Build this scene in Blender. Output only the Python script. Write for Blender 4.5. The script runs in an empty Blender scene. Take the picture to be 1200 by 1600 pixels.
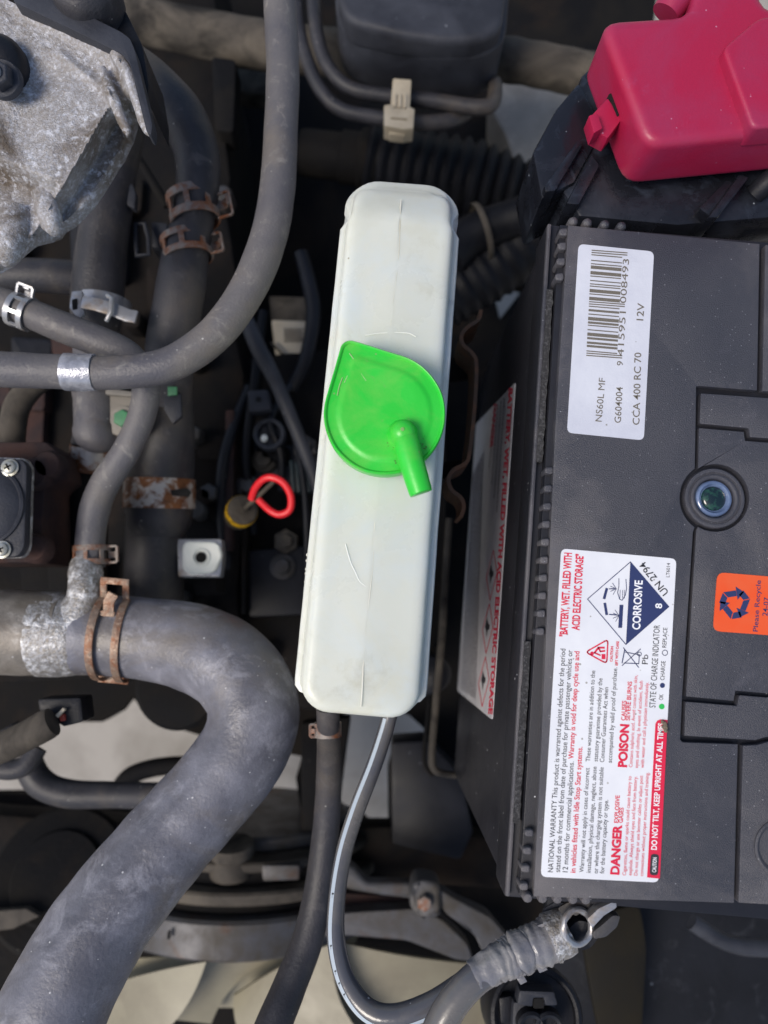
import bpy, bmesh, math, random
from mathutils import Vector, Matrix, noise
random.seed(7)
S = bpy.context.scene
COL = S.collection
V = Vector
# ------------------------------------------------------------------ camera, sky, sun, exposure
F, HC, BASE = 1200.0, 270.0, 0.72          # focal length in photo pixels, camera above battery top (mm), battery top above ground (m)
dn = V(((590-600)/F, -(950-800)/F, -1)).normalized()
Zc = -dn
Xc = (V((1, 0, 0)) - Zc*Zc.x).normalized()
Yc = Zc.cross(Xc)
RM = Matrix((Xc, Yc, Zc))
FWD = RM @ V((0, 0, -1))
cd = bpy.data.cameras.new('camera')
cam = bpy.data.objects.new('camera', cd); COL.objects.link(cam)
m4 = RM.to_4x4(); m4.translation = V((0, 0, HC*.001+BASE)); cam.matrix_world = m4
cd.sensor_fit = 'VERTICAL'; cd.sensor_height = 36; cd.lens = 27
cd.clip_start = .01; cd.clip_end = 200
cd.dof.use_dof = True; cd.dof.focus_distance = .285; cd.dof.aperture_fstop = 8.0
S.camera = cam
W = bpy.data.worlds.new('World'); S.world = W; W.use_nodes = True
nt = W.node_tree
sky = nt.nodes.new('ShaderNodeTexSky'); sky.sky_type = 'NISHITA'; sky.sun_disc = False
SUN_EL, SUN_AZ = math.radians(55), math.radians(243)      # azimuth from +Y (image up) clockwise
sky.sun_elevation = SUN_EL; sky.sun_rotation = SUN_AZ
sky.dust_density = 2.5; sky.air_density = 1.0
bg = nt.nodes['Background']; bg.inputs[1].default_value = .09
nt.links.new(sky.outputs[0], bg.inputs[0])
sd = bpy.data.lights.new('sun', 'SUN'); sd.energy = 1.5; sd.angle = math.radians(24); sd.color = (1, .92, .82)
sun = bpy.data.objects.new('sun', sd); COL.objects.link(sun)
sdir = V((math.sin(SUN_AZ)*math.cos(SUN_EL), math.cos(SUN_AZ)*math.cos(SUN_EL), math.sin(SUN_EL)))
sun.rotation_euler = sdir.to_track_quat('Z', 'Y').to_euler(); sun.location = sdir*5
S.view_settings.view_transform = 'Standard'; S.view_settings.look = 'None'
S.view_settings.exposure = 0.56; S.view_settings.gamma = 1
S.render.engine = 'CYCLES'

# ------------------------------------------------------------------ pixel -> place helpers (mm, z = 0 on the battery lid)
def ray(px, py):
    return RM @ V(((px-600)/F, -(py-800)/F, -1))
def P(px, py, z=0.0):
    d = ray(px, py); t = (z-HC)/d.z
    return V((d.x*t, d.y*t, z))
def PP(px, py, o, n):                       # meet the plane through o with normal n
    d = ray(px, py); c = V((0, 0, HC)); t = (o-c).dot(n)/d.dot(n)
    return c+d*t
def dep(p): return (p-V((0, 0, HC))).dot(FWD)
def mm(wpx, p): return wpx*dep(p)/F         # pixels -> mm at a point
# ------------------------------------------------------------------ objects
OFF = {}
def props(o, label=None, cat=None, group=None, kind=None):
    if label: o['label'] = label
    if cat: o['category'] = cat
    if group: o['group'] = group
    if kind: o['kind'] = kind
    return o
def thing(name, label, cat, at, group=None):
    o = bpy.data.objects.new(name, None); COL.objects.link(o)
    o.empty_display_size = .01
    o.location = at*.001+V((0, 0, BASE)); OFF[o] = at.copy()
    return props(o, label, cat, group)
class MB:
    def __init__(s): s.v = []; s.f = []
    def add(s, vs, fs):
        n = len(s.v); s.v += [V(x) for x in vs]; s.f += [tuple(i+n for i in f) for f in fs]; return s
    def rings(s, rs, closed=False, caps=True):
        n = len(rs[0]); vs = [p for r in rs for p in r]; fs = []
        m = len(rs)
        for i in range(m if closed else m-1):
            a, b = i*n, ((i+1) % m)*n
            for j in range(n):
                k = (j+1) % n
                fs.append((a+j, a+k, b+k, b+j))
        if caps and not closed:
            fs.append(tuple(range(n-1, -1, -1))); fs.append(tuple((m-1)*n+j for j in range(n)))
        return s.add(vs, fs)
    def box(s, c, ax, ay, az):               # centre and three half-axes
        vs = [c+ax*i+ay*j+az*k for k in (-1, 1) for j in (-1, 1) for i in (-1, 1)]
        return s.add(vs, [(0, 2, 3, 1), (4, 5, 7, 6), (0, 1, 5, 4), (2, 6, 7, 3), (0, 4, 6, 2), (1, 3, 7, 5)])
    def slab(s, top, th):
        n = len(top); vs = list(top)+[p-V((0, 0, th)) for p in top]
        # keep counter-clockwise seen from above
        a = sum(top[i].x*top[(i+1) % n].y-top[(i+1) % n].x*top[i].y for i in range(n))
        fs = [tuple(range(n)), tuple(range(2*n-1, n-1, -1))]+[(i, i+n, (i+1) % n+n, (i+1) % n) for i in range(n)]
        if a < 0: fs = [tuple(reversed(f)) for f in fs]
        return s.add(vs, fs)
    def tube(s, pts, rad, seg=20, closed=False, caps=True, sq=1.0):
        fr = frames(pts, closed); rs = []
        for i, p in enumerate(pts):
            t, u, w = fr[i]; r = rad[i] if isinstance(rad, (list, tuple)) else rad
            rs.append([p+(u*math.cos(a)*sq+w*math.sin(a))*r for a in (2*math.pi*j/seg for j in range(seg))])
        return s.rings(rs, closed, caps)
    def strap(s, pts, wid, th, up=V((0, 0, 1)), closed=False):   # rectangular section; wid along `up`
        rs = []; n = len(pts)
        for i, p in enumerate(pts):
            a = pts[(i-1) % n] if (closed or i) else p; b = pts[(i+1) % n] if (closed or i < n-1) else p
            t = (b-a).normalized(); u = (up-t*up.dot(t)).normalized(); w = t.cross(u)
            rs.append([p+u*wid/2*x+w*th/2*y for x, y in ((1, 1), (-1, 1), (-1, -1), (1, -1))])
        return s.rings(rs, closed)
    def lathe(s, c, ax, prof, seg=28, caps=True, ref=None):
        ax = ax.normalized(); ref = ref or (V((0, 0, 1)) if abs(ax.z) < .9 else V((0, 1, 0)))
        u = (ref-ax*ref.dot(ax)).normalized(); w = ax.cross(u)
        rs = [[c+ax*h+(u*math.cos(a)+w*math.sin(a))*r for a in (2*math.pi*j/seg for j in range(seg))] for r, h in prof]
        return s.rings(rs, False, caps)
    def build(s, name, mat, parent=None, bevel=0, bseg=2, smooth=35, rough=0, rscale=.3, sub=0, org=None, skip=False):
        vs = s.v
        if rough and not sub:
            vs = [p+noise.noise_vector(p*rscale)*rough for p in vs]
        off = OFF[parent] if parent else (org if org else V((sum(p.x for p in vs)/len(vs), sum(p.y for p in vs)/len(vs), min(p.z for p in vs))))
        me = bpy.data.meshes.new(name)
        bm = bmesh.new()
        bv = [bm.verts.new((p-off)*.001) for p in vs]
        for f in s.f:
            try: bm.faces.new([bv[i] for i in f])
            except ValueError: pass
        bmesh.ops.recalc_face_normals(bm, faces=bm.faces)
        if bevel:
            es = [e for e in bm.edges if len(e.link_faces) == 2 and e.calc_face_angle(0) > .6]
            bmesh.ops.bevel(bm, geom=es, offset=bevel*.001, segments=bseg, profile=.6, affect='EDGES', clamp_overlap=True)
        if sub:
            bmesh.ops.triangulate(bm, faces=[f for f in bm.faces if len(f.verts) > 4])
            bmesh.ops.subdivide_edges(bm, edges=bm.edges, cuts=sub, use_grid_fill=True)
            for v in bm.verts:
                v.co += noise.noise_vector((v.co*1000+off)*rscale)*rough*.001
        bm.to_mesh(me); bm.free()
        for p in me.polygons: p.use_smooth = True
        me.set_sharp_from_angle(angle=math.radians(smooth))
        me.materials.append(mat)
        o = bpy.data.objects.new(name, me); COL.objects.link(o)
        if parent: o.parent = parent; OFF[o] = off
        else: o.location = off*.001+V((0, 0, BASE)); OFF[o] = off.copy()
        return o
def frames(pts, closed=False):
    out = []; n = len(pts); prev = None
    for i, p in enumerate(pts):
        a = pts[(i-1) % n] if (closed or i) else p; b = pts[(i+1) % n] if (closed or i < n-1) else p
        t = (b-a).normalized(); up = V((0, 0, 1))
        if prev is not None: u = prev-t*prev.dot(t)
        else: u = up-t*up.dot(t) if abs(t.z) < .95 else V((0, 1, 0))-t*t.y
        u.normalize(); prev = u
        out.append((t, u, t.cross(u)))
    return out
def upframe(pts):
    out = []
    for i, p in enumerate(pts):
        t = (pts[min(i+1, len(pts)-1)]-pts[max(i-1, 0)]).normalized(); u = (V((0, 0, 1))-t*t.z).normalized()
        out.append((t, u, t.cross(u)))
    return out
def cr(keys, n=8):                           # Catmull-Rom through tuples of equal length
    out = []; K = [tuple(k) for k in keys]; K = [K[0]]+K+[K[-1]]
    for i in range(1, len(K)-2):
        a, b, c, d = K[i-1:i+3]
        for j in range(n):
            t = j/n; out.append(tuple(.5*(2*b[q]+(c[q]-a[q])*t+(2*a[q]-5*b[q]+4*c[q]-d[q])*t*t+(3*b[q]-a[q]-3*c[q]+d[q])*t**3) for q in range(len(b))))
    out.append(K[-2]); return out
def path(keys, n=8):                         # (px,py,z,width px) -> points and radii
    q = cr(keys, n); pts = [P(a, b, z) for a, b, z, w in q]
    return pts, [mm(q[i][3], pts[i])/2 for i in range(len(q))]
def hose(name, keys, mat, label, cat='hose', seg=28, n=8, wob=.012, parent=None, group=None):
    pts, rad = path(keys, n)
    rad = [r*(1+wob*noise.noise(p*.09)*2) for p, r in zip(pts, rad)]
    m = MB(); m.tube(pts, rad, seg)
    o = m.build(name, mat, parent, smooth=50, rough=.12, rscale=.12)
    if not parent: props(o, label, cat, group)
    return o
def fillet(poly, r=8, n=4):
    out = []; N = len(poly)
    for i in range(N):
        p = V(poly[i][:2]); a = V(poly[i-1][:2])-p; b = V(poly[(i+1) % N][:2])-p
        k = min(r, a.length*.45, b.length*.45); A = p+a.normalized()*k; B = p+b.normalized()*k
        for j in range(n+1):
            t = j/n; q = A*(1-t)**2+p*2*t*(1-t)+B*t*t; out.append((q.x, q.y))
    return out
def arc(cx, cy, r, a0, a1, n=14):
    return [(cx+r*math.cos(math.radians(a0+(a1-a0)*i/n)), cy+r*math.sin(math.radians(a0+(a1-a0)*i/n))) for i in range(n+1)]
def slab(name, poly, z, th, mat, parent=None, bevel=.8, fil=0, **k):
    poly = fillet(poly, fil) if fil else poly
    m = MB(); m.slab([P(x, y, z) for x, y in poly], th)
    return m.build(name, mat, parent, bevel=bevel, **k)
def plate(name, poly, holes, z, th, mat, parent=None, rough=0):
    cu = bpy.data.curves.new(name, 'CURVE'); cu.dimensions = '2D'; cu.fill_mode = 'BOTH'; cu.extrude = th*.0005
    for pl in [poly]+holes:
        sp = cu.splines.new('POLY'); sp.points.add(len(pl)-1); sp.use_cyclic_u = True
        for i, (x, y) in enumerate(pl):
            q = P(x, y, z); sp.points[i].co = (q.x*.001, q.y*.001, 0, 1)
    to = bpy.data.objects.new('tmp', cu); COL.objects.link(to)
    dg = bpy.context.evaluated_depsgraph_get(); me = bpy.data.meshes.new_from_object(to.evaluated_get(dg))
    bpy.data.objects.remove(to); me.name = name
    me.materials.clear(); me.materials.append(mat)
    zz = (z-th/2)*.001
    if parent:
        off = OFF[parent]; me.transform(Matrix.Translation(V((0, 0, zz))-off*.001))
        o = bpy.data.objects.new(name, me); o.parent = parent; OFF[o] = off
    else:
        c = P(*poly[0], z); me.transform(Matrix.Translation(V((-c.x*.001, -c.y*.001, 0))))
        o = bpy.data.objects.new(name, me); o.location = (c.x*.001, c.y*.001, zz+BASE); OFF[o] = V((c.x, c.y, z-th/2))
    COL.objects.link(o); return o
# ------------------------------------------------------------------ materials
def lin(h):
    h = h.lstrip('#'); c = [int(h[i:i+2], 16)/255 for i in (0, 2, 4)]
    return tuple(x/12.92 if x <= .04045 else ((x+.055)/1.055)**2.4 for x in c)+(1,)
def mat(name, col, rough=.5, metal=0, col2=None, sc=60, lo=.42, hi=.68, col3=None, sc3=25, lo3=.5, hi3=.7,
        speck=0, spcol='#d8dade', spsc=420, bump=0, bsc=500, spec=.5, sss=0, rvar=.12, coat=0, trans=0, scuff=None, scsc=160, sclo=.56, schi=.70, scd=1.6):
    M = bpy.data.materials.new(name); M.use_nodes = True; N = M.node_tree.nodes; L = M.node_tree.links
    b = N['Principled BSDF']; b.inputs['Metallic'].default_value = metal; b.inputs['Specular IOR Level'].default_value = spec
    b.inputs['Coat Weight'].default_value = coat; b.inputs['Transmission Weight'].default_value = trans
    tc = N.new('ShaderNodeTexCoord')
    def nz(s, det=6, r=.6, dist=0):
        t = N.new('ShaderNodeTexNoise'); t.inputs['Scale'].default_value = s; t.inputs['Detail'].default_value = det
        t.inputs['Roughness'].default_value = r; t.inputs['Distortion'].default_value = dist
        L.new(tc.outputs['Object'], t.inputs['Vector']); return t.outputs[0]
    def rng(x, a, c, o0=0., o1=1.):
        t = N.new('ShaderNodeMapRange'); t.inputs[1].default_value = a; t.inputs[2].default_value = c
        t.inputs[3].default_value = o0; t.inputs[4].default_value = o1; L.new(x, t.inputs[0]); return t.outputs[0]
    def mix(f, A, B):
        t = N.new('ShaderNodeMix'); t.data_type = 'RGBA'; L.new(f, t.inputs[0])
        if isinstance(A, tuple): t.inputs[6].default_value = A
        else: L.new(A, t.inputs[6])
        t.inputs[7].default_value = B; return t.outputs[2]
    c = lin(col)
    big = nz(sc, 7, .62, .3)
    if col2: c = mix(rng(big, lo, hi), c, lin(col2))
    if col3: c = mix(rng(nz(sc3, 6, .65, .6), lo3, hi3), c, lin(col3))
    if scuff: c = mix(rng(nz(scsc, 9, .72, scd), sclo, schi, 0, .75), c, lin(scuff))
    if speck:
        vo = N.new('ShaderNodeTexVoronoi'); vo.inputs['Scale'].default_value = spsc; L.new(tc.outputs['Object'], vo.inputs['Vector'])
        sel = N.new('ShaderNodeSeparateColor'); L.new(vo.outputs['Color'], sel.inputs[0])
        rad_ = rng(sel.outputs[1], 0, 1, -.05, .22)
        sb = N.new('ShaderNodeMath'); sb.operation = 'SUBTRACT'; L.new(rad_, sb.inputs[0]); L.new(vo.outputs['Distance'], sb.inputs[1])
        s1 = rng(sb.outputs[0], -.02, .05, 0, .85)
        s2 = rng(sel.outputs[0], 1-speck-.02, 1-speck, 0, 1)
        mu = N.new('ShaderNodeMath'); mu.operation = 'MULTIPLY'; L.new(s1, mu.inputs[0]); L.new(s2, mu.inputs[1])
        c = mix(mu.outputs[0], c, lin(spcol))
    if isinstance(c, tuple): b.inputs['Base Color'].default_value = c
    else: L.new(c, b.inputs['Base Color'])
    L.new(rng(big, .3, .7, max(.03, rough-rvar), min(1, rough+rvar)), b.inputs['Roughness'])
    if bump:
        bn = N.new('ShaderNodeBump'); bn.inputs['Strength'].default_value = min(1, bump); bn.inputs['Distance'].default_value = .0006
        L.new(nz(bsc, 5, .6), bn.inputs['Height']); L.new(bn.outputs[0], b.inputs['Normal'])
    if sss:
        b.inputs['Subsurface Weight'].default_value = sss; b.inputs['Subsurface Radius'].default_value = (1, 1, .9); b.inputs['Subsurface Scale'].default_value = .006
    return M
M_ground = mat('concrete', '#a9a49d', .9, col2='#8d8880', sc=14, bump=.4, bsc=120, rvar=.05)
M_black = mat('battery_black', '#3d3e46', .4, col2='#4b4b52', sc=18, lo=.4, hi=.8, col3='#6f6b6c', sc3=9, lo3=.5, hi3=.76, speck=.22, spsc=1000, bump=.55, bsc=2400, spcol='#9a9ba1', scuff='#63626a', scsc=45, sclo=.58, schi=.8, scd=.4)
M_case = mat('battery_case', '#212228', .38, col2='#2c2c32', sc=14, speck=.04, spsc=500, bump=.12, bsc=1600, spec=.35)
M_dust = mat('dusty_black', '#3a3a3c', .9, col2='#5a5a5c', sc=900, lo=.48, hi=.66, bump=.8, bsc=1800, speck=.35, spsc=1500, spcol='#9a9a9c', spec=.2)
M_pe = mat('milky_plastic', '#d7dad0', .34, col2='#c5c1a6', sc=11, lo=.45, hi=.8, col3='#d2dad9', sc3=26, lo3=.46, hi3=.72, bump=.1, bsc=200, sss=.7, spec=.5, speck=.006, spsc=240, spcol='#8d8468', scuff='#aaa78f', scsc=30, sclo=.58, schi=.86, scd=.5)
M_pe2 = mat('milky_seam', '#e2e2d6', .45, col2='#d6d2bc', sc=40, sss=.2)
M_green = mat('green_plastic', '#2cc93a', .34, col2='#35d244', sc=22, col3='#6fc94e', sc3=40, lo3=.50, hi3=.78, bump=.12, bsc=500, sss=.08, speck=.04, spsc=420, spcol='#8fa36b', scuff='#74b35c', scsc=130, sclo=.62, schi=.74)
M_red = mat('red_plastic', '#a81f45', .36, col2='#97335a', sc=18, lo=.44, hi=.74, col3='#b02646', sc3=12, speck=.06, spsc=620, spcol='#c07f9a', bump=.15, bsc=1000, spec=.5, scuff='#a9527a', scsc=60, sclo=.62, schi=.84, scd=.4)
M_label = mat('label_white', '#eceef2', .34, col2='#dfe1e8', sc=30, speck=.10, spsc=480, spcol='#9b988f', bump=.06, bsc=120)
M_silver = mat('label_silver', '#dadde6', .22, metal=.0, col2='#c9ccd8', sc=26, bump=.35, bsc=160, speck=.05, spsc=420, spcol='#8b8880', spec=.7)
M_orange = mat('sticker_orange', '#ee5a2b', .35, col2='#e8663a', sc=40)
def flat(n, c, r=.45): return mat(n, c, r, rvar=.02)
I_black = flat('ink_black', '#33343a'); I_red = flat('ink_red', '#dd2348'); I_navy = flat('ink_navy', '#2f3a66')
I_white = flat('ink_white', '#f2f3f6'); I_green = flat('ink_green', '#35c05a'); I_grey = flat('ink_grey', '#77737a'); I_brown = flat('ink_barcode', '#6d675c')
M_rub = mat('grey_rubber', '#55545a', .5, col2='#6d6a69', sc=30, lo=.38, hi=.7, col3='#776e63', sc3=20, lo3=.5, hi3=.8, speck=.06, spsc=480, spcol='#c0beba', bump=.5, bsc=800, spec=.5, scuff='#8f8b86', scsc=120, scd=.6)
M_rubd = mat('dark_rubber', '#2d2d32', .5, col2='#403f45', sc=36, lo=.42, hi=.75, col3='#5b5349', sc3=22, lo3=.5, hi3=.8, speck=.04, spsc=480, spcol='#9a9894', bump=.45, bsc=800, spec=.45, scuff='#575454', scsc=110, scd=.6)
M_rubblue = mat('radiator_rubber', '#5d5d65', .42, col2='#81828d', sc=40, lo=.4, hi=.7, col3='#6f675d', sc3=16, lo3=.5, hi3=.74, speck=.14, spsc=520, spcol='#d4d4d6', bump=.5, bsc=600, spec=.6, scuff='#a9a9b2', scsc=60, sclo=.53, schi=.74, scd=.5)
M_alu = mat('cast_aluminium', '#9a9693', .48, metal=.2, col2='#b9bac2', sc=800, lo=.44, hi=.66, col3='#665b4f', sc3=32, lo3=.48, hi3=.66, bump=.9, bsc=1500, speck=.5, spsc=1100, spcol='#f6f8fc', scuff='#e4e7f0', scsc=300, sclo=.52, schi=.66, scd=.15)
M_alud = mat('dull_aluminium', '#78726a', .5, metal=.25, col2='#97918a', sc=60, col3='#5a4f44', sc3=26, lo3=.52, hi3=.74, bump=.5, bsc=500, speck=.05, spsc=400, scuff='#b5b1ab', scsc=120, sclo=.58, schi=.72, scd=.3)
M_frost = mat('corroded_aluminium', '#8d8983', .42, metal=.45, col2='#b9bac0', sc=700, lo=.42, hi=.68, col3='#857a69', sc3=60, lo3=.52, hi3=.72, bump=1, bsc=800, scuff='#f2f3f6', scsc=220, sclo=.5, schi=.62, scd=.15)
M_rust = mat('rusty_steel', '#857d77', .6, metal=.2, col2='#7a492c', sc=120, lo=.42, hi=.58, col3='#935d3a', sc3=70, lo3=.5, hi3=.68, bump=.6, bsc=700, scuff='#a39a92', scsc=260, sclo=.58, schi=.66, scd=.3)
M_rustb = mat('rust_patch_band', '#b3aeaa', .5, metal=.3, col2='#7a4d2c', sc=110, lo=.44, hi=.54, col3='#5f3a20', sc3=90, lo3=.5, hi3=.6, bump=.5, bsc=600)
M_zinc = mat('zinc_steel', '#a9abb0', .35, metal=.55, col2='#8d7d6c', sc=90, lo=.52, hi=.68, bump=.2, bsc=500)
M_copper = mat('copper_rust', '#8d7a6b', .5, metal=.4, col2='#85583d', sc=150, lo=.42, hi=.6, col3='#57392a', sc3=70, lo3=.54, hi3=.7, bump=.6, bsc=600, scuff='#c2a892', scsc=240, sclo=.54, schi=.64)
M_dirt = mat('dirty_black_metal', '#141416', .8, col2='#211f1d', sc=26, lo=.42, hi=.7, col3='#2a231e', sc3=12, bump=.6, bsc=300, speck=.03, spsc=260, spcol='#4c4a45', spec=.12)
M_dark = mat('black_plastic', '#16171c', .45, col2='#20222a', sc=32, speck=.06, spsc=420, spcol='#7d838c', bump=.3, bsc=800, spec=.3)
M_dark2 = mat('dark_grey_plastic', '#2f3138', .5, col2='#41444d', sc=34, lo=.4, hi=.72, speck=.05, spsc=380, spcol='#8b8f96', bump=.35, bsc=800, spec=.3)
M_tan = mat('dusty_tan_metal', '#4d4842', .75, col2='#6b645a', sc=30, lo=.42, hi=.72, col3='#262422', sc3=20, lo3=.46, hi3=.64, bump=.3, bsc=300, spec=.2)
M_body = mat('pale_body_metal', '#8b867e', .6, col2='#736e67', sc=16, col3='#9c968c', sc3=30, bump=.1, bsc=300)
M_cream = mat('cream_plastic', '#c9bda6', .5, col2='#b5a78e', sc=60, bump=.15, bsc=500)
M_fan = mat('fan_plastic', '#8e8874', .45, col2='#7c7564', sc=22, lo=.4, hi=.7, col3='#9b957f', sc3=12, bump=.1, bsc=400)
M_brown = mat('grimy_rust_block', '#2f2425', .75, col2='#47332e', sc=60, bump=.5, bsc=400, spec=.25)
M_steel = mat('grey_steel', '#515154', .5, metal=.3, col2='#46423d', sc=50, lo=.42, hi=.65, col3='#4b382b', sc3=30, lo3=.54, hi3=.72, bump=.3, bsc=400, spec=.3)
M_screw = mat('screw_zinc', '#b9bbb8', .35, metal=.5, col2='#94917f', sc=200, bump=.2, bsc=800)
M_tape = mat('shiny_tape', '#8f919a', .22, metal=.35, col2='#b7b9c2', sc=120, lo=.4, hi=.6, bump=.9, bsc=260)
M_vinyl = mat('glossy_vinyl', '#55565c', .2, col2='#6d6a66', sc=40, speck=.05, spsc=400, bump=.2, bsc=350, coat=.3)
M_wrap = mat('wrinkled_tape', '#6f7078', .25, col2='#8f8d8c', sc=70, lo=.4, hi=.62, bump=1, bsc=240, coat=.3)
M_rloop = mat('red_loop', '#e0202c', .4, col2='#d8323a', sc=60)
M_yel = mat('yellow_band', '#d9ab1c', .45, col2='#8d6d1c', sc=180, lo=.5, hi=.62)
M_zb = mat('bright_zinc', '#e6ebe6', .45, metal=0, col2='#f2f4ee', sc=60, bump=.25, bsc=300)
M_grn = mat('green_paint', '#4d8a62', .5, col2='#3d6a50', sc=120)
M_stripe = flat('pale_stripe', '#b3bfca', .4)
M_hole = flat('deep_black', '#050506', .9)
M_gloss = mat('glossy_black_plastic', '#1a1c23', .28, col2='#2b2f3a', sc=45, lo=.46, hi=.72, col3='#343a46', sc3=70, lo3=.56, hi3=.72, speck=.06, spsc=380, spcol='#9aa3ad', bump=.35, bsc=260, spec=.5)
M_bell = mat('black_bellows', '#101116', .55, col2='#191b21', sc=40, bump=.3, bsc=500, spec=.2, speck=.03, spsc=300, spcol='#55565a')
M_lens = mat('blue_lens', '#566788', .1, col2='#7588ab', sc=120, spec=.7, coat=.4)

# ------------------------------------------------------------------ writing
CAPH = None
_fc = bpy.data.curves.new('tmp_font', 'FONT'); _fc.resolution_u = 3
_fo = bpy.data.objects.new('tmp_font', _fc); COL.objects.link(_fo)
def glyphs(s, off=0):
    _fc.body = s; _fc.offset = off; _fo.update_tag(); bpy.context.view_layer.update()
    dg = bpy.context.evaluated_depsgraph_get()
    me = _fo.evaluated_get(dg).to_mesh()
    vs = [(v.co.x, v.co.y) for v in me.vertices]; fs = [tuple(p.vertices) for p in me.polygons]
    _fo.evaluated_get(dg).to_mesh_clear(); return vs, fs
_h = glyphs('H')[0]; CAPH = max(v[1] for v in _h)
def write(mb, s, a, b, h, pl, bold=0):       # baseline a -> b in photo pixels, cap height h px, pl(px,py) -> point on the label
    vs, fs = glyphs(s, bold)
    x0 = min(v[0] for v in vs); x1 = max(v[0] for v in vs)
    a = V(a); b = V(b); d = b-a; n = V((d.y, -d.x)).normalized()
    pts = []
    for x, y in vs:
        q = a+d*((x-x0)/(x1-x0))+n*(y/CAPH*h); pts.append(pl(q.x, q.y))
    mb.add(pts, fs)
def ink(mb, poly, pl): mb.add([pl(x, y) for x, y in poly], [tuple(range(len(poly)))])
def inkline(mb, pts, w, pl, closed=False):
    n = len(pts)
    for i in range(n if closed else n-1):
        a = V(pts[i]); b = V(pts[(i+1) % n]); d = (b-a).normalized()*w/2; q = V((d.y, -d.x))
        a = a-d*.5; b = b+d*.5
        ink(mb, [a+q, b+q, b-q, a-q], pl)

# ================================================================== SETTING
m = MB(); m.add([V((-20000, -20000, -720)), V((20000, -20000, -720)), V((20000, 20000, -720)), V((-20000, 20000, -720))], [(0, 1, 2, 3)])
props(m.build('ground', M_ground, org=V((0, 0, -720))), kind='structure')

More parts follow.
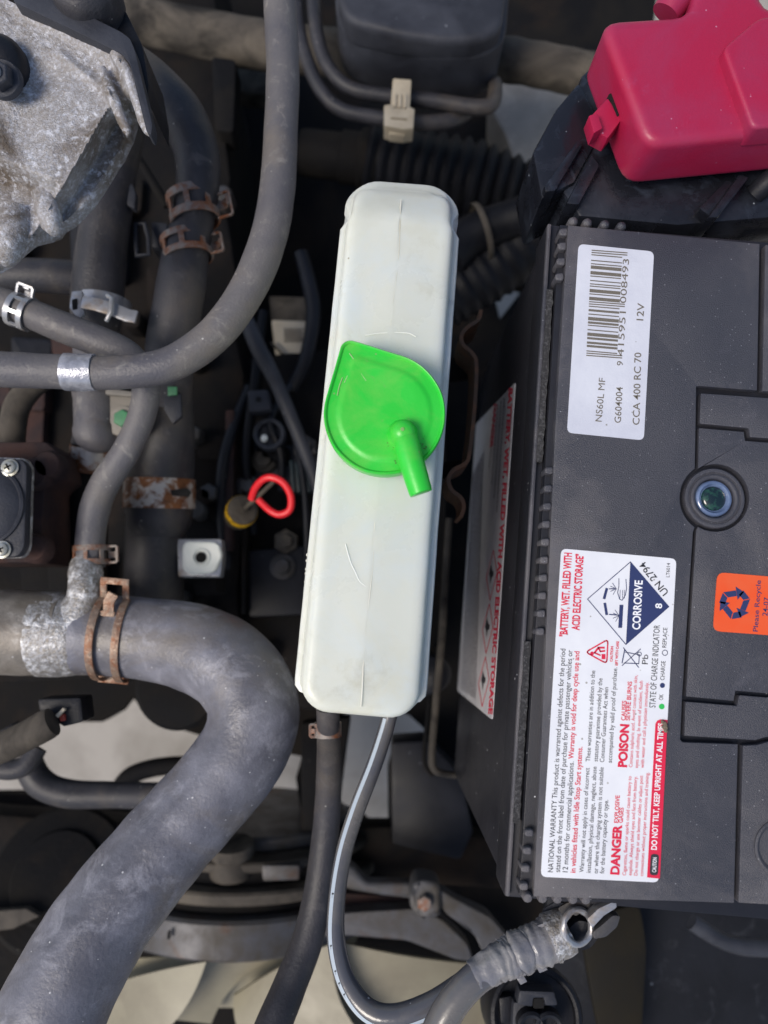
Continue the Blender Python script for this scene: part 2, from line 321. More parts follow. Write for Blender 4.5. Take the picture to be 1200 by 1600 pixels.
# ================================================================== COOLANT RESERVOIR
AX0, AX1 = P(633, 262, 0), P(559, 1120, 0)          # far and near end of the bottle's top
def bottle():
    d = (AX1-AX0); Lh = d.length/2; d.normalize(); side = V((-d.y, d.x, 0)); c = (AX0+AX1)/2   # side = to the right in the picture
    if side.x < 0: side = -side
    root = thing('coolant_reservoir', 'milky white plastic coolant reservoir bottle with bright green cap', 'reservoir', c-V((0, 0, 128)))
    Wh = 20.6
    def outline(o, r=10.5, n=8, k=34):
        hx, hy = Wh+o, Lh+o; r = max(r+o, .8); pts = []
        for cx, cy, a0 in ((hx-r, hy-r, 0), (-(hx-r), hy-r, 90), (-(hx-r), -(hy-r), 180), (hx-r, -(hy-r), 270)):
            for i in range(n+1):
                a = math.radians(a0+90*i/n); pts.append((cx+r*math.cos(a), cy+r*math.sin(a)))
        out = []
        for i, p in enumerate(pts):                 # subdivide the long straight runs
            q = pts[(i+1) % len(pts)]; L = math.hypot(q[0]-p[0], q[1]-p[1]); s = max(1, int(round(L/4))) if L > 4 else 1
            s = {1: 1}.get(s, s)
            out.append((p, q, s))
        return out
    # fixed vertex count: sample by normalised segments of the o=0 outline
    base = outline(0); segs = [s for _, _, s in base]
    def ring(o, z, k=0):
        o0 = outline(o); res = []
        for (p, q, _), s in zip(o0, segs):
            for j in range(s):
                x = p[0]+(q[0]-p[0])*j/s; y = p[1]+(q[1]-p[1])*j/s
                ly = max(-(Lh-20), min(Lh-20, y)); x, y = x*(1-k), ly+(y-ly)*(1-k) if k else y
                res.append((x, y, z))
        return res
    def place(p):
        x, y, z = p; v = y/Lh                       # v=-1 near end ... +1 far end (y counted from near to far)
        x *= 1-.02*v
        e = max(0, (v-.78)/.22); e = e*e*(3-2*e)
        if z > -20: z = z-e*8*(1 if z > -6.6 else .95)
        if v > .80: x -= math.copysign(min(1, abs(x)/16)*min(1, (v-.80)/.015)*(1.1 if z > -6.7 else 2.3 if z > -10.0 else .6), x)
        if -10.1 < z < -6.7: y -= math.copysign(2.2*min(1, max(0, (abs(v)-.94)/.03)), y); x -= math.copysign(2.0*min(1, max(0, (-v-.93)/.03))*min(1, abs(x)/16), x)
        if z > -3: z += .55*math.exp(-((v-.79)/.014)**2)
        z += .35*noise.noise(V((x*.05, y*.03, 3)))*(1 if z > -8 else 0)
        return c-d*y+side*x+V((0, 0, z))
    prof = [(-.1, -1, 0)]
    L = []
    for k in (.97, .8, .6, .4, .2): L.append((-5.5, .9*k-.2, k))
    L += [(-5.2, -.05, 0), (-3.4, -.15, 0), (-2.2, -.45, 0), (-1.3, -1, 0), (-.65, -1.8, 0), (-.25, -3, 0), (0, -4.8, 0), (.1, -6.3, 0),
          (.6, -6.9, 0), (2.1, -7.1, 0), (2.5, -7.7, 0), (2.5, -9.3, 0), (2.1, -9.9, 0), (.7, -10.2, 0), (1.0, -40, 0), (.6, -80, 0), (0, -118, 0), (-1.5, -124, 0), (-5, -128, 0)]
    rs = [[place(p) for p in ring(o, z, k)] for o, z, k in L]
    mb = MB(); mb.rings(rs)
    body = mb.build('body', M_pe, root, smooth=40, rough=.12, rscale=.1)
    def top(px, py, lift=0):                        # point on the top surface
        q = P(px, py, 0); y = -(q-c).dot(d); x = (q-c).dot(side); v = y/Lh
        e = max(0, (v-.78)/.22); e = e*e*(3-2*e)
        return P(px, py, 0.45-e*8+.35*noise.noise(V((x*.05, y*.03, 3)))+lift)
    sp = [top(630.5-(y-290)*.083+1.6*math.sin(y*.035), y, .0) for y in range(312, 540, 7)]
    MB().tube(sp, [.28+.12*noise.noise(p*.2) for p in sp], 8).build('seam', M_pe2, body)
    sp = [top(630.5-(y-290)*.083+1.4*math.sin(y*.03), y, .0) for y in range(752, 1112, 8)]
    MB().tube(sp, [.28+.12*noise.noise(p*.2) for p in sp], 8).build('seam', M_pe2, body)
    for pts in ([(570, 524), (600, 520), (635, 520), (650, 526)], [(540, 850), (548, 878), (556, 895), (562, 908), (573, 917)]):
        q = [top(x, y, -.02) for x, y in cr(pts, 5)]
        MB().tube(q, .22, 8).build('crease', flat('crease_white', '#eef0ea', .5), body)
    for y in (462, 696, 712):
        MB().lathe(P(530-(y-380)*.084+6, y, -8.5), V((0, 0, 1)), [(1.5, -1.5), (1.6, 0), (1.2, .8), (.3, 1.1)], 10).build('moulding_nub', M_pe, body)
    for x, y in ((704, 474), (672, 875), (655, 1082)):
        MB().lathe(P(x-2, y, -8), V((0, 0, 1)), [(1.7, -1.5), (1.8, 0), (1.3, .9), (.3, 1.2)], 10).build('moulding_nub', M_pe, body)
    for i in range(13):                              # flash nibs along the lower left edge
        y = 868+i*10.2+random.uniform(-3, 3)
        MB().lathe(P(482-(y-868)*.075, y, -8.6), V((-1, 0, 0)), [(.9, -1), (.9, .2), (.5, .7), (.1, .9)], 7).build('flash_nib', M_pe2, body)
    # ---- cap
    cx, cy, cr_ = 601, 646, 95
    T = V((548, 548)); hr = 17
    O = V((cx, cy)); dd = T-O; D = dd.length; base_a = math.atan2(dd.y, dd.x); al = math.acos((cr_-hr)/D)
    def drop(o):
        R, r = cr_+o, hr+o; a1, a2 = base_a-al, base_a+al; pts = []
        for i in range(9): a = a1+(a2-a1)*i/8; pts.append((T.x+r*math.cos(a), T.y+r*math.sin(a)))
        for j in range(1, 6): t = j/6; A = (T.x+r*math.cos(a2), T.y+r*math.sin(a2)); B = (cx+R*math.cos(a2), cy+R*math.sin(a2)); pts.append((A[0]+(B[0]-A[0])*t, A[1]+(B[1]-A[1])*t))
        e = 2*math.pi-(a2-a1)
        for i in range(57): a = a2+e*i/56; pts.append((cx+R*math.cos(a), cy+R*math.sin(a)))
        for j in range(1, 6): t = j/6; A = (cx+R*math.cos(a1), cy+R*math.sin(a1)); B = (T.x+r*math.cos(a1), T.y+r*math.sin(a1)); pts.append((A[0]+(B[0]-A[0])*t, A[1]+(B[1]-A[1])*t))
        return pts
    zt = 15
    def rg(o, z, k=0):
        res = []
        for x, y in drop(o):
            q = P(x, y, zt); cc = P(cx, cy, zt); q = cc+(q-cc)*(1-k); q.z = zt+z; res.append(q)
        return res
    mb = MB()
    mb.rings([rg(-6, -13), rg(-4, -9), rg(-1.5, -8.6), rg(0, -7), rg(.6, -4), rg(.6, -1.5), rg(0, -.5), rg(-1.6, -.1), rg(-3.4, -.25), rg(-4.6, -.9),
              rg(-5.4, -1.15), rg(-6, -1.2, .12), rg(-6, -1.1, .17), rg(-6, -.75, .20), rg(-6, -.7, .26), rg(-6, -.85, .4), rg(-6, -.95, .6), rg(-6, -1, .8), rg(-6, -1, .97)])
    cap = mb.build('cap', M_green, root, smooth=50, rough=.10, rscale=.12)
    for pts in ([(546, 552), (553, 562), (562, 580), (572, 595)], [(535, 590), (530, 604), (527, 618)], [(560, 575), (545, 585), (538, 598)]):
        MB().tube([P(x, y, zt-.98) for x, y in cr(pts, 4)], .16, 6).build('scratch', flat('scratch', '#a5c489', .6), cap)
    # neck under the cap
    MB().lathe(P(598, 650, 0), V((0, 0, 1)), [(16, -3), (16, 6)], 36).build('neck', M_pe, root)
    # spout
    q = cr([(630, 678, 15.5), (634, 688, 17.5), (641, 715, 18.5), (650, 745, 18.8), (657, 768, 18.8), (657.6, 770, 18.8)], 6)
    pts = [P(x, y, z) for x, y, z in q]; n = len(pts)
    rad = [4.2+.0*i if i < n*.5 else 4.2-.55*(i-n*.5)/(n*.5) for i in range(n)]
    mb = MB(); mb.tube(pts, rad, 26, sq=.95)
    dome = P(629, 680, 13.6)
    sp = mb.build('spout', M_green, cap, bevel=.5, smooth=60)
    MB().lathe(dome, V((0, 0, 1)), [(5.6, 0), (5.0, 1.2), (4.5, 3), (4.25, 5), (3.6, 6.6), (2.4, 7.5), (1.0, 7.9), (.1, 7.95)], 28).build('spout_elbow', M_green, cap, smooth=60)
    MB().lathe(dome+V((-.3, .2, 7.7)), V((0, 0, 1)), [(.7, 0), (.65, .5), (.1, .55)], 10).build('moulding_mark', mat('moulding_mark', '#7fae62', .5), cap)
    # grime collected round the spout base
    mb = MB()
    for i in range(150):
        a = random.uniform(.0, 2*math.pi); r = abs(random.gauss(0, 1))*9+20
        t = random.random(); bx = 632+22*t; by = 690+40*t
        x = bx+r*math.cos(a)*.85; y = by+r*math.sin(a)
        if abs((x-bx)*.93-(y-by)*.3) < 17: continue
        if (x-cx)**2+(y-cy)**2 > 84**2: continue
        p = P(x, y, zt-.92); s = random.uniform(.08, .26)
        mb.lathe(p, V((0, 0, 1)), [(s, -.1), (s, .05), (s*.3, .12)], 5)
    g = mb.build('grime_specks', flat('grime', '#54603a', .8), cap); g['kind'] = 'stuff'
bottle()

# ================================================================== BATTERY
def battery():
    bl, tl = P(787, 1400, -10), P(853, 352, -10)
    u = (tl-bl); LEN = u.length; u.normalize(); w = V((u.y, -u.x, 0)); WID = 128
    root = thing('car_battery', 'black car battery with white warning labels on its lid', 'battery', bl+u*LEN/2+w*WID/2-V((0, 0, 200)))
    def bx(u0, u1, w0, w1, z0, z1):
        return MB().box(bl*1+u*(u0+u1)/2+w*(w0+w1)/2+V((0, 0, (z0+z1)/2+10)), u*(u1-u0)/2, w*(w1-w0)/2, V((0, 0, (z1-z0)/2)))
    case = bx(1.2, LEN-1.2, 1.2, WID-1.2, -200, -29).build('case', M_case, root, bevel=2.5)
    lid = bx(0, LEN, 0, WID, -28.5, -9).build('lid', M_case, root, bevel=1.2)
    bx(.6, LEN-.6, .2, WID-.2, -29.4, -27.9).build('lid_joint', M_case, root, bevel=.3)
    bx(3, LEN-3, 4.0, WID-3, -10, -3.2).build('lid_deck', M_case, lid, bevel=.3)
    # upstanding outer lip of the lid along the visible side
    bx(1, LEN-1, 0, 1.5, -9.2, -6.6).build('lid_lip', M_black, lid, bevel=.6)
    # dust lying in the channel
    for y0, y1 in ((455, 722), (1003, 1285)):
        A = P(860-(y0-440)*.064, y0, -7); B = P(860-(y1-440)*.064, y1, -7)
        pts = [A.lerp(B, i/40) for i in range(41)]
        mb = MB(); mb.strap(pts, 2.2, 2.4, up=w)
        mb.build('channel_dust', M_dust, lid, rough=.55, rscale=1.3)
    ic = (1118, 778)
    plates = {
        'lid_panel_main': [(888, 352), (1187, 381), (1183, 610), (1092, 603), (1088, 604), (1086, 731)]+arc(ic[0], ic[1], 56, 235, 125, 12)+[(1083, 832), (1066, 1088), (1063, 1156), (1067, 1160), (1153, 1163), (1147, 1411), (834, 1401), (845, 1180), (868, 660)],
        'lid_panel_corner': [(1196, 382), (1460, 406), (1455, 632), (1191, 611)],
        'vent_cover_strip': [(1095, 614), (1400, 636), (1400, 700), (1172, 683), (1170, 669), (1093, 662)],
        'vent_cover': [(1092, 669), (1162, 675), (1164, 689), (1400, 707), (1390, 1100), (1149, 1079), (1146, 1095), (1072, 1088), (1088, 829)]+arc(ic[0], ic[1], 53, 121, -121, 22)+[(1091, 733)],
        'vent_cover_foot': [(1071, 1096), (1152, 1103), (1155, 1086), (1390, 1106), (1380, 1170), (1198, 1152), (1180, 1157), (1069, 1150)],
        'lid_panel_terminal': [(1161, 1165), (1182, 1164), (1200, 1159), (1440, 1180), (1430, 1428), (1154, 1411)],
    }
    zs = {'vent_cover': -.3, 'vent_cover_strip': -.4, 'vent_cover_foot': -.5}
    for n, pl in plates.items():
        slab(n, pl, zs.get(n, 0), 5.5, M_black, lid, bevel=.55, smooth=30)
    # rounded grip teeth beside the panel edge
    def tooth(px, py, dx):
        slab('grip_tooth', fillet([(px-2, py-5), (px+12, py-6.5), (px+12, py+6.5), (px-2, py+5)], 5, 4), -.7, 8, M_black, lid, bevel=.7, bseg=3, smooth=50)
    for i in range(10): y = 735+i*28; tooth(853.5-(y-735)*.056, y, 0)
    for i in range(4): y = 1302+i*28; tooth(822-(y-1302)*.10, y, 0)
    for y in (362, 384, 408, 432): tooth(876-(y-362)*.09, y, 0)
    for x in (822, 845, 868, 892, 912):
        p = P(x, 1398+(x-822)*.03, -3.6)
        MB().lathe(p-V((0, 0, 5)), V((0, 0, 1)), [(1.7, 0), (1.7, 7.5), (1.3, 8.3), (.2, 8.5)], 10).build('grip_tooth', M_black, lid, smooth=50)
    for x in (893, 915, 942, 968):
        p = P(x, 351+(x-893)*.1, -4)
        MB().lathe(p-V((0, 0, 5)), V((0, 0, 1)), [(1.9, 0), (1.9, 7), (1.4, 8.2), (.2, 8.6)], 10).build('grip_tooth', M_black, lid, smooth=50)
    # charge indicator eye
    c = P(ic[0], ic[1], 0)
    ring = MB().lathe(c, V((0, 0, 1)), [(10.9, -6), (10.9, -.9), (10.6, -.5), (10.1, -.4), (9.4, -.5), (9.2, -.9), (8.8, -.9), (8.6, -.4), (8.2, -.2), (7.6, -.2), (7.2, -.5), (6.9, -1.4), (6.8, -3.2), (.1, -3.2)], 44).build('charge_indicator', M_black, root, smooth=40)
    MB().lathe(c, V((0, 0, 1)), [(6.7, -3.1), (6.6, -1.5), (6.1, -.9), (5.4, -.8), (4.9, -1.5), (4.6, -1.9), (.1, -2.0)], 40).build('lens', M_lens, ring, smooth=50)
    MB().lathe(c, V((0, 0, 1)), [(4.5, -2.1), (4.4, -1.7), (3.4, -1.1), (1.8, -.75), (.1, -.65)], 32).build('lens_pupil', mat('lens_pupil', '#16282e', .1, col2='#2c5a48', sc=330, lo=.48, hi=.64, coat=.4), ring, smooth=60)
    # terminal well at the right edge
    MB().lathe(P(1222, 1325, 0), V((0, 0, 1)), [(9.5, -.5), (9.5, .5), (8.8, .9), (8, .5), (7.7, -1.4), (.1, -1.5)], 40).build('terminal_ring', M_black, lid, smooth=40)
    # ---------------- stickers on the lid
    def top(z): return lambda x, y: P(x, y, z)
    t1, t2, t3 = top(.36), top(.42), top(.48)
    q = slab('specification_sticker', [(904, 381), (1022, 393), (1006, 688), (886, 676)], .26, .3, M_silver, root, bevel=0, fil=9)
    q['label'] = 'silver white sticker with barcode and 12V rating'
    mb = MB()
    write(mb, 'NS60L MF', (940, 659), (946, 591), 10, t1, 0)
    write(mb, 'G604004', (970, 661), (973, 605), 10, t1, .004)
    write(mb, 'CCA 400 RC 70', (999, 664), (1002, 551), 10.5, t1, .006)
    write(mb, '12V', (1005, 501), (1007, 474), 10.5, t1, .006)
    write(mb, '9', (973, 572), (974, 565), 9.5, t1)
    write(mb, '415951', (974, 557), (978, 487), 9.5, t1)
    write(mb, '008493', (978, 474), (983, 405), 9.5, t1)
    mb.build('lettering', I_brown, q)
    code = '9415951008493'
    Lc = ['0001101', '0011001', '0010011', '0111101', '0100011', '0110001', '0101111', '0111011', '0110111', '0001011']
    Gc = [''.join('10'[int(b)] for b in s)[::-1] for s in Lc]; Rc = [''.join('10'[int(b)] for b in s) for s in Lc]
    par = 'LGLGLG' if False else ['LLLLLL', 'LLGLGG', 'LLGGLG', 'LLGGGL', 'LGLLGG', 'LGGLLG', 'LGGGLL', 'LGLGLG', 'LGLGGL', 'LGGLGL'][9]
    bits = '101'+''.join((Lc if p == 'L' else Gc)[int(d)] for p, d in zip(par, code[1:7]))+'01010'+''.join(Rc[int(d)] for d in code[7:])+'101'
    mb = MB()
    for i, b in enumerate(bits):
        if b == '1':
            y0 = 556-i*166/95; y1 = 556-(i+1)*166/95+.1; lg = 8 if i < 3 or i > 91 or 45 <= i < 50 else 0
            f = lambda y: 916+(556-y)*.051
            ink(mb, [(f(y0), y0), (f(y1), y1), (f(y1)+48+lg, y1+4.2), (f(y0)+48+lg, y0+4.2)], t1)
    mb.build('barcode', I_brown, q)
    # warranty and danger label
    q = slab('warning_sticker', [(877, 857), (1057, 873), (1029, 1379), (845, 1370)], .26, .3, M_label, root, bevel=0, fil=9)
    q['label'] = 'white warning sticker with red and black print'
    def LX(x, y, col): return None
    k = -.0592                                        # label's reading direction leans right as it climbs
    def line(mb, s, x, y0, y1, h, bold=0, pl=t1): write(mb, s, (x, y0), (x+(y0-y1)*.056, y1), h, pl, bold)
    mb = MB()
    line(mb, 'NATIONAL WARRANTY This product is warranted against defects for the period', 864, 1363, 1014, 8.2)
    line(mb, 'stated on the front label from date of purchase for private passenger vehicles or', 875, 1363, 1016, 8.2)
    line(mb, '12 months for commercial applications.', 887, 1363, 1190, 8.2)
    for s, x, y0, y1 in (('Warranty will not apply in cases of incorrect', 912, 1363, 1200), ('installation, physical damage, neglect, abuse', 923, 1364, 1198),
                         ('or where the charging system is not suitable', 934, 1365, 1199), ('for the battery capacity or type.', 944, 1365, 1250),
                         ('These warranties are in addition to the', 922, 1190, 1048), ('statutory guarantee provided by the', 934, 1190, 1060),
                         ('Consumer Guarantees Act when', 944, 1191, 1074), ('accompanied by valid proof of purchase.', 956, 1192, 1043)):
        line(mb, s, x, y0, y1, 7)
    line(mb, 'STATE OF CHARGE INDICATOR', 1024, 1106, 977, 9.5)
    line(mb, 'OK', 1036, 1094, 1085, 6.5); line(mb, 'CHARGE', 1038, 1063, 1033, 6.5); line(mb, 'REPLACE', 1041, 1012, 981, 6.5)
    line(mb, 'Pb', 1012, 1038, 1023, 9); line(mb, 'LT6014', 1046, 902, 880, 5.5)
    write(mb, 'UN 2794', (1045, 925), (1007, 877), 11, t1, .008)
    mb.build('lettering', I_black, q)
    mb = MB()
    line(mb, '"BATTERY, WET. FILLED WITH', 886, 995, 864, 11.5, .03); line(mb, 'ACID ELECTRIC STORAGE"', 905, 985, 866, 11.5, .03)
    line(mb, 'Warranty is void for deep cycle use and', 896, 1186, 1018, 8.2, .012); line(mb, 'in vehicles fitted with Idle Stop Start systems.', 899, 1364, 1167, 8.2, .012)
    line(mb, 'DANGER', 967, 1367, 1289, 13, .045); line(mb, 'EXPLOSIVE', 966, 1286, 1243, 6.5, .018); line(mb, 'GASES', 973, 1286, 1262, 6.5, .018)
    line(mb, 'POISON', 979, 1199, 1132, 13, .045); line(mb, 'CAUSES', 977, 1126, 1095, 6.5, .018); line(mb, 'SEVERE BURNS', 984, 1126, 1065, 6.5, .018)
    for s, x, y0, y1 in (('Cigarettes, flame or sparks could cause battery to', 978, 1368, 1213), ('explode. Always shield eyes and face from battery.', 987, 1368, 1213),
                         ('Do not charge or use booster cables or adjust post', 996, 1368, 1212), ('connections without proper instructions and training.', 1005, 1369, 1207),
                         ('Contains sulphuric acid. Avoid contact with skin,', 988, 1199, 1055), ('eyes and clothing. In event of accident, flush', 997, 1200, 1064), ('with water and call a physician immediately.', 1006, 1200, 1066)):
        line(mb, s, x, y0, y1, 5.6, .0)
    line(mb, 'CAUTION', 957, 1034, 1010, 4, .03); line(mb, 'LIFT WITH CARE', 965, 1040, 1002, 4, .03)
    inkline(mb, fillet([(915, 1019), (950, 999), (948, 1037)], 6, 3), 2.2, t1, True)
    ink(mb, [(925+3*math.cos(a), 1021+3*math.sin(a)) for a in [i*.63 for i in range(10)]], t1)
    inkline(mb, [(929, 1020), (935, 1012), (944, 1012)], 3, t1); inkline(mb, [(929, 1020), (938, 1024)], 2.4, t1); inkline(mb, [(935, 1012), (938, 1018), (945, 1017)], 2.6, t1)
    ink(mb, [(940, 1022), (946, 1022), (946, 1030), (940, 1030)], t1)
    ink(mb, [(1011, 1371), (1031, 1373), (1043, 1125), (1032, 1124), (1027, 1126), (1024, 1131)], t1)
    mb.build('red_print', I_red, q)
    mb = MB(); line(mb, 'DO NOT TILT, KEEP UPRIGHT AT ALL TIMES', 1026, 1328, 1130, 8.5, .025, t2); line(mb, 'CAUTION', 1025, 1363, 1340, 6, .02, t3)
    mb.build('white_lettering', I_white, q)
    mb = MB(); ink(mb, fillet([(1015, 1367), (1028, 1368), (1030, 1335), (1017, 1334)], 5, 3), t2); mb.build('caution_badge', I_black, q)
    # corrosive diamond
    Tq, Rq, Bq, Lq = (985, 878), (1045, 948), (978, 1007), (918, 936)
    mb = MB(); inkline(mb, [Tq, Rq, Bq, Lq], 1.3, t1, True); ink(mb, [Tq, Rq, Bq], top(.39))
    # test tubes, drops, bar, hand outline
    inkline(mb, [(944, 935), (948, 920)], 4.2, t1); inkline(mb, [(945, 943), (948, 960)], 4.2, t1)
    ink(mb, [(968, 945), (974, 945), (972, 981), (966, 981)], t1)
    for a, b in (((952, 920), (960, 920)), ((952, 960), (964, 961))): inkline(mb, [a, b], 1.6, t1)
    for dx, dy in ((-6, -9), (-9, -4), (-9, 4), (-5, 9)):
        inkline(mb, [(963, 920), (963+dx, 920+dy)], .9, t1); inkline(mb, [(967, 962), (967+dx, 962+dy)], .9, t1)
    inkline(mb, [(967, 904), (967, 916), (965, 926), (968, 936), (972, 938), (977, 930), (979, 920), (978, 905)], 1.1, t1)
    for x in (969, 973, 976): inkline(mb, [(x, 922), (x-.5, 935)], .8, t1)
    # crossed-out bin
    inkline(mb, [(974, 1012), (998, 1043)], 1.3, t1); inkline(mb, [(1001, 1014), (972, 1040)], 1.3, t1)
    inkline(mb, [(976, 1015), (972, 1036)], 1.6, t1); inkline(mb, [(977, 1019), (999, 1023), (998, 1037), (975, 1036)], 1.3, t1)
    inkline(mb, [(999+3.2*math.cos(a), 1022+3.2*math.sin(a)) for a in [i*.7 for i in range(9)]], 1.1, t1, True)
    inkline(mb, [(1039+4.2*math.cos(a), 1020+4.2*math.sin(a)) for a in [i*.4 for i in range(16)]], 1, t1, True)
    ink(mb, [(1035+4*math.cos(a), 1071+4*math.sin(a)) for a in [i*.4 for i in range(16)]], t1)
    mb.build('corrosive_symbol', I_navy, q)
    mb = MB(); write(mb, 'CORROSIVE', (1000, 984), (1004, 907), 12, t2, .025); write(mb, '8', (1034, 951), (1034.5, 943), 10, t2, .02); mb.build('symbol_lettering', I_white, q)
    mb = MB(); ink(mb, [(1034+4.4*math.cos(a), 1104+4.4*math.sin(a)) for a in [i*.4 for i in range(16)]], t1); mb.build('green_dot', I_green, q)
    # recycling sticker
    q = slab('recycling_sticker', [(1121, 894), (1228, 903), (1222, 994), (1114, 986)], -.04, .3, M_orange, root, bevel=0, fil=12)
    q['label'] = 'orange recycling sticker with dark blue arrows'
    r1 = top(.08)
    mb = MB()
    write(mb, 'Please Recycle', (1184, 987), (1189, 907), 7.5, r1, .006); write(mb, '24-07', (1199, 963), (1202, 934), 8, r1, .006)
    cx, cy = 1148, 943
    def rot(p, a): return (cx+p[0]*math.cos(a)-p[1]*math.sin(a), cy+p[0]*math.sin(a)+p[1]*math.cos(a))
    for kx in range(3):
        a = kx*2*math.pi/3-.15
        ink(mb, [rot(p, a) for p in ((-15, -20), (5, -20), (5, -11), (-9, -11))], r1)
        ink(mb, [rot(p, a) for p in ((5.3, -26), (17, -15.5), (5.3, -5))], r1)
        ink(mb, [rot(p, a) for p in ((-16, -19), (-10, -10.5), (-15, -1), (-24, -5))], r1)
    mb.build('print', I_navy, q)
    # ---------------- label on the case's side, facing the bottle
    o = bl-V((0, 0, 30))+w*(1.2-.25); nrm = -w
    side = lambda l: (lambda x, y: PP(x, y, o+nrm*l, nrm))
    s0, s1, s2 = side(0), side(.12), side(.18)
    pts = [s0(x, y) for x, y in fillet([(805, 597), (769, 1125), (714, 1079), (744, 662)], 4)]
    mb = MB(); n = len(pts); mb.add(pts+[p+w*.3 for p in pts], [tuple(range(n)), tuple(range(2*n-1, n-1, -1))]+[(i, (i+1) % n, (i+1) % n+n, i+n) for i in range(n)])
    q = mb.build('side_sticker', mat('side_sticker', '#d6d5d8', .4, col2='#c4c2c8', sc=40, bump=.1, bsc=200, speck=.1, spsc=400, spcol='#8b8880'), root); q['label'] = 'grey white sticker with red heading on battery side'
    mb = MB()
    write(mb, 'BATTERY, WET, FILLED WITH ACID ELECTRIC STORAGE', (795, 606), (763, 1116), 6, s1, .04)
    mb.build('heading', I_red, q); mb = MB()
    write(mb, 'DANGER', (772, 631), (765, 700), 4.5, s1, .04)
    mb.build('danger_word', I_red, q)
    for a in (0, 1, 2):
        tx, ty = 771-a*6.2, 860+a*83
        mb = MB(); inkline(mb, [(tx, ty), (tx+5.5, ty+36), (tx-5.5, ty+78), (tx-11, ty+42)], .9, s1, True); mb.build('hazard_diamond', I_red, q)
        tx, ty = 769-a*6.2, 897+a*83; x, y = tx-1, ty
        mb = MB(); ink(mb, [(x-1, y-15), (x+1, y-5), (x+3, y-4), (x+2.5, y+3), (x, y+5), (x-2, y+16), (x-2.5, y+4), (x-4, y)], s1); mb.build('hazard_mark', I_black, q)
    def dashes(mb, a, b, h):                          # print too fine to read: rows of short strokes
        a, b = V(a), V(b); L = (b-a).length; t = 0
        while t < L:
            l = random.uniform(2, 7); p0 = a.lerp(b, t/L); p1 = a.lerp(b, min(1, (t+l)/L)); inkline(mb, [p0, p1], h, s1); t += l+random.uniform(1.2, 2.2)
    mb = MB()
    for i in range(15):
        f = i/14
        dashes(mb, (756-17*f, 705+35*f), (742.5-22*f, 1092-15*f), .8)
    mb.build('fine_print_lines', I_grey, q)
    mb = MB()
    for i in range(4): dashes(mb, (788-5*i, 622+5*i), (776-4*i, 800-22*i), .9)
    mb.build('fine_print_lines', I_black, q)
battery()

mb = MB()
for i in range(9):
    mb.lathe(P(1038+random.uniform(-5, 6), 1134+random.uniform(-6, 9), .6), V((random.random()-.5, random.random()-.5, 1)), [(.2, -.3), (random.uniform(.5, 1), .1), (random.uniform(.3, .7), .7), (.1, 1)], 6)
o = mb.build('dirt_crumb', mat('dirt_crumb', '#7d7263', .9, col2='#5c5246', sc=800, bump=.8, bsc=900), rough=.4, rscale=1.5)
props(o, 'small clump of dry dirt stuck on the red strip of the warning sticker', 'dirt', kind='stuff')
# ================================================================== FUSE BOX (top right)
def fusebox():
    root = thing('fuse_box', 'black fuse box with dusty crimson cover in upper right corner', 'fuse box', P(1050, 200, -70))
    base = slab('base', [(908, 118), (980, 50), (1320, 20), (1320, 330), (1060, 352), (905, 338), (880, 300)], -14, 50, M_gloss, root, bevel=2)
    # near end block with ribs
    slab('end_block', [(905, 126), (945, 200), (898, 285), (846, 312), (832, 238), (870, 168)], -12, 40, M_gloss, base, bevel=2)
    slab('end_rib', [(905, 215), (912, 225), (868, 298), (852, 300), (850, 290)], -8, 20, M_gloss, base, bevel=1.2)
    slab('end_rib', [(925, 240), (938, 258), (905, 320), (884, 318)], -9, 20, M_gloss, base, bevel=1.2)
    slab('step', [(960, 250), (1010, 290), (960, 345), (905, 335)], -20, 20, M_gloss, base, bevel=1.2)
    for i in range(6):
        x = 985+i*20
        slab('ridge', [(x, 285), (x+7, 288), (x-60+i*3, 352), (x-68+i*3, 350)], -19+i*.5, 12, M_gloss, base, bevel=.8)
    slab('ridge', [(1135, 280), (1150, 285), (1110, 338), (1092, 325)], -8, 18, M_gloss, base, bevel=1)
    slab('ridge', [(1155, 272), (1172, 276), (1122, 340), (1106, 340)], -6, 18, M_gloss, base, bevel=1)
    slab('side_flange', [(1085, 345), (1200, 270), (1300, 270), (1300, 345), (1170, 358)], -22, 14, M_gloss, base, bevel=1.5)
    hose('cable_sleeve', [(1178, 305, -12, 30), (1200, 285, -8, 34), (1235, 262, -5, 36), (1300, 240, 0, 38)], M_dark, None, parent=base)
    # red cover
    cov = slab('cover', [(938, 30), (1082, 21), (1090, -70), (1185, -70), (1192, 15), (1330, 10), (1330, 195), (1010, 227)], 20, 27, M_red, root, bevel=5.5, bseg=6, fil=30, smooth=50, rough=.25, rscale=.06)
    slab('cover_bulge', [(1130, 74), (1186, 26), (1330, 14), (1330, 185), (1176, 200)], 25, 12, M_red, cov, bevel=3.5, bseg=4, fil=12, smooth=50)
    hose('cable_guard', [(1040, 22, 12, 44), (1062, -12, 14, 52), (1085, -60, 16, 60)], M_red, None, parent=cov)
    slab('skirt_step', [(1168, 215), (1330, 150), (1330, 190), (1182, 232)], 4, 10, M_red, cov, bevel=1)
    # latch on the left wall
    lt = slab('latch', [(950, 152), (972, 186), (950, 216), (930, 205), (922, 182)], 9, 9, M_red, cov, bevel=.8)
    slab('latch_tab', [(920, 180), (934, 176), (942, 200), (928, 208)], 12.5, 8, M_red, cov, bevel=.6)
    slab('latch_slot', [(951, 147), (956, 145), (970, 178), (965, 181)], 9.6, 3, M_hole, cov, bevel=.2)
fusebox()

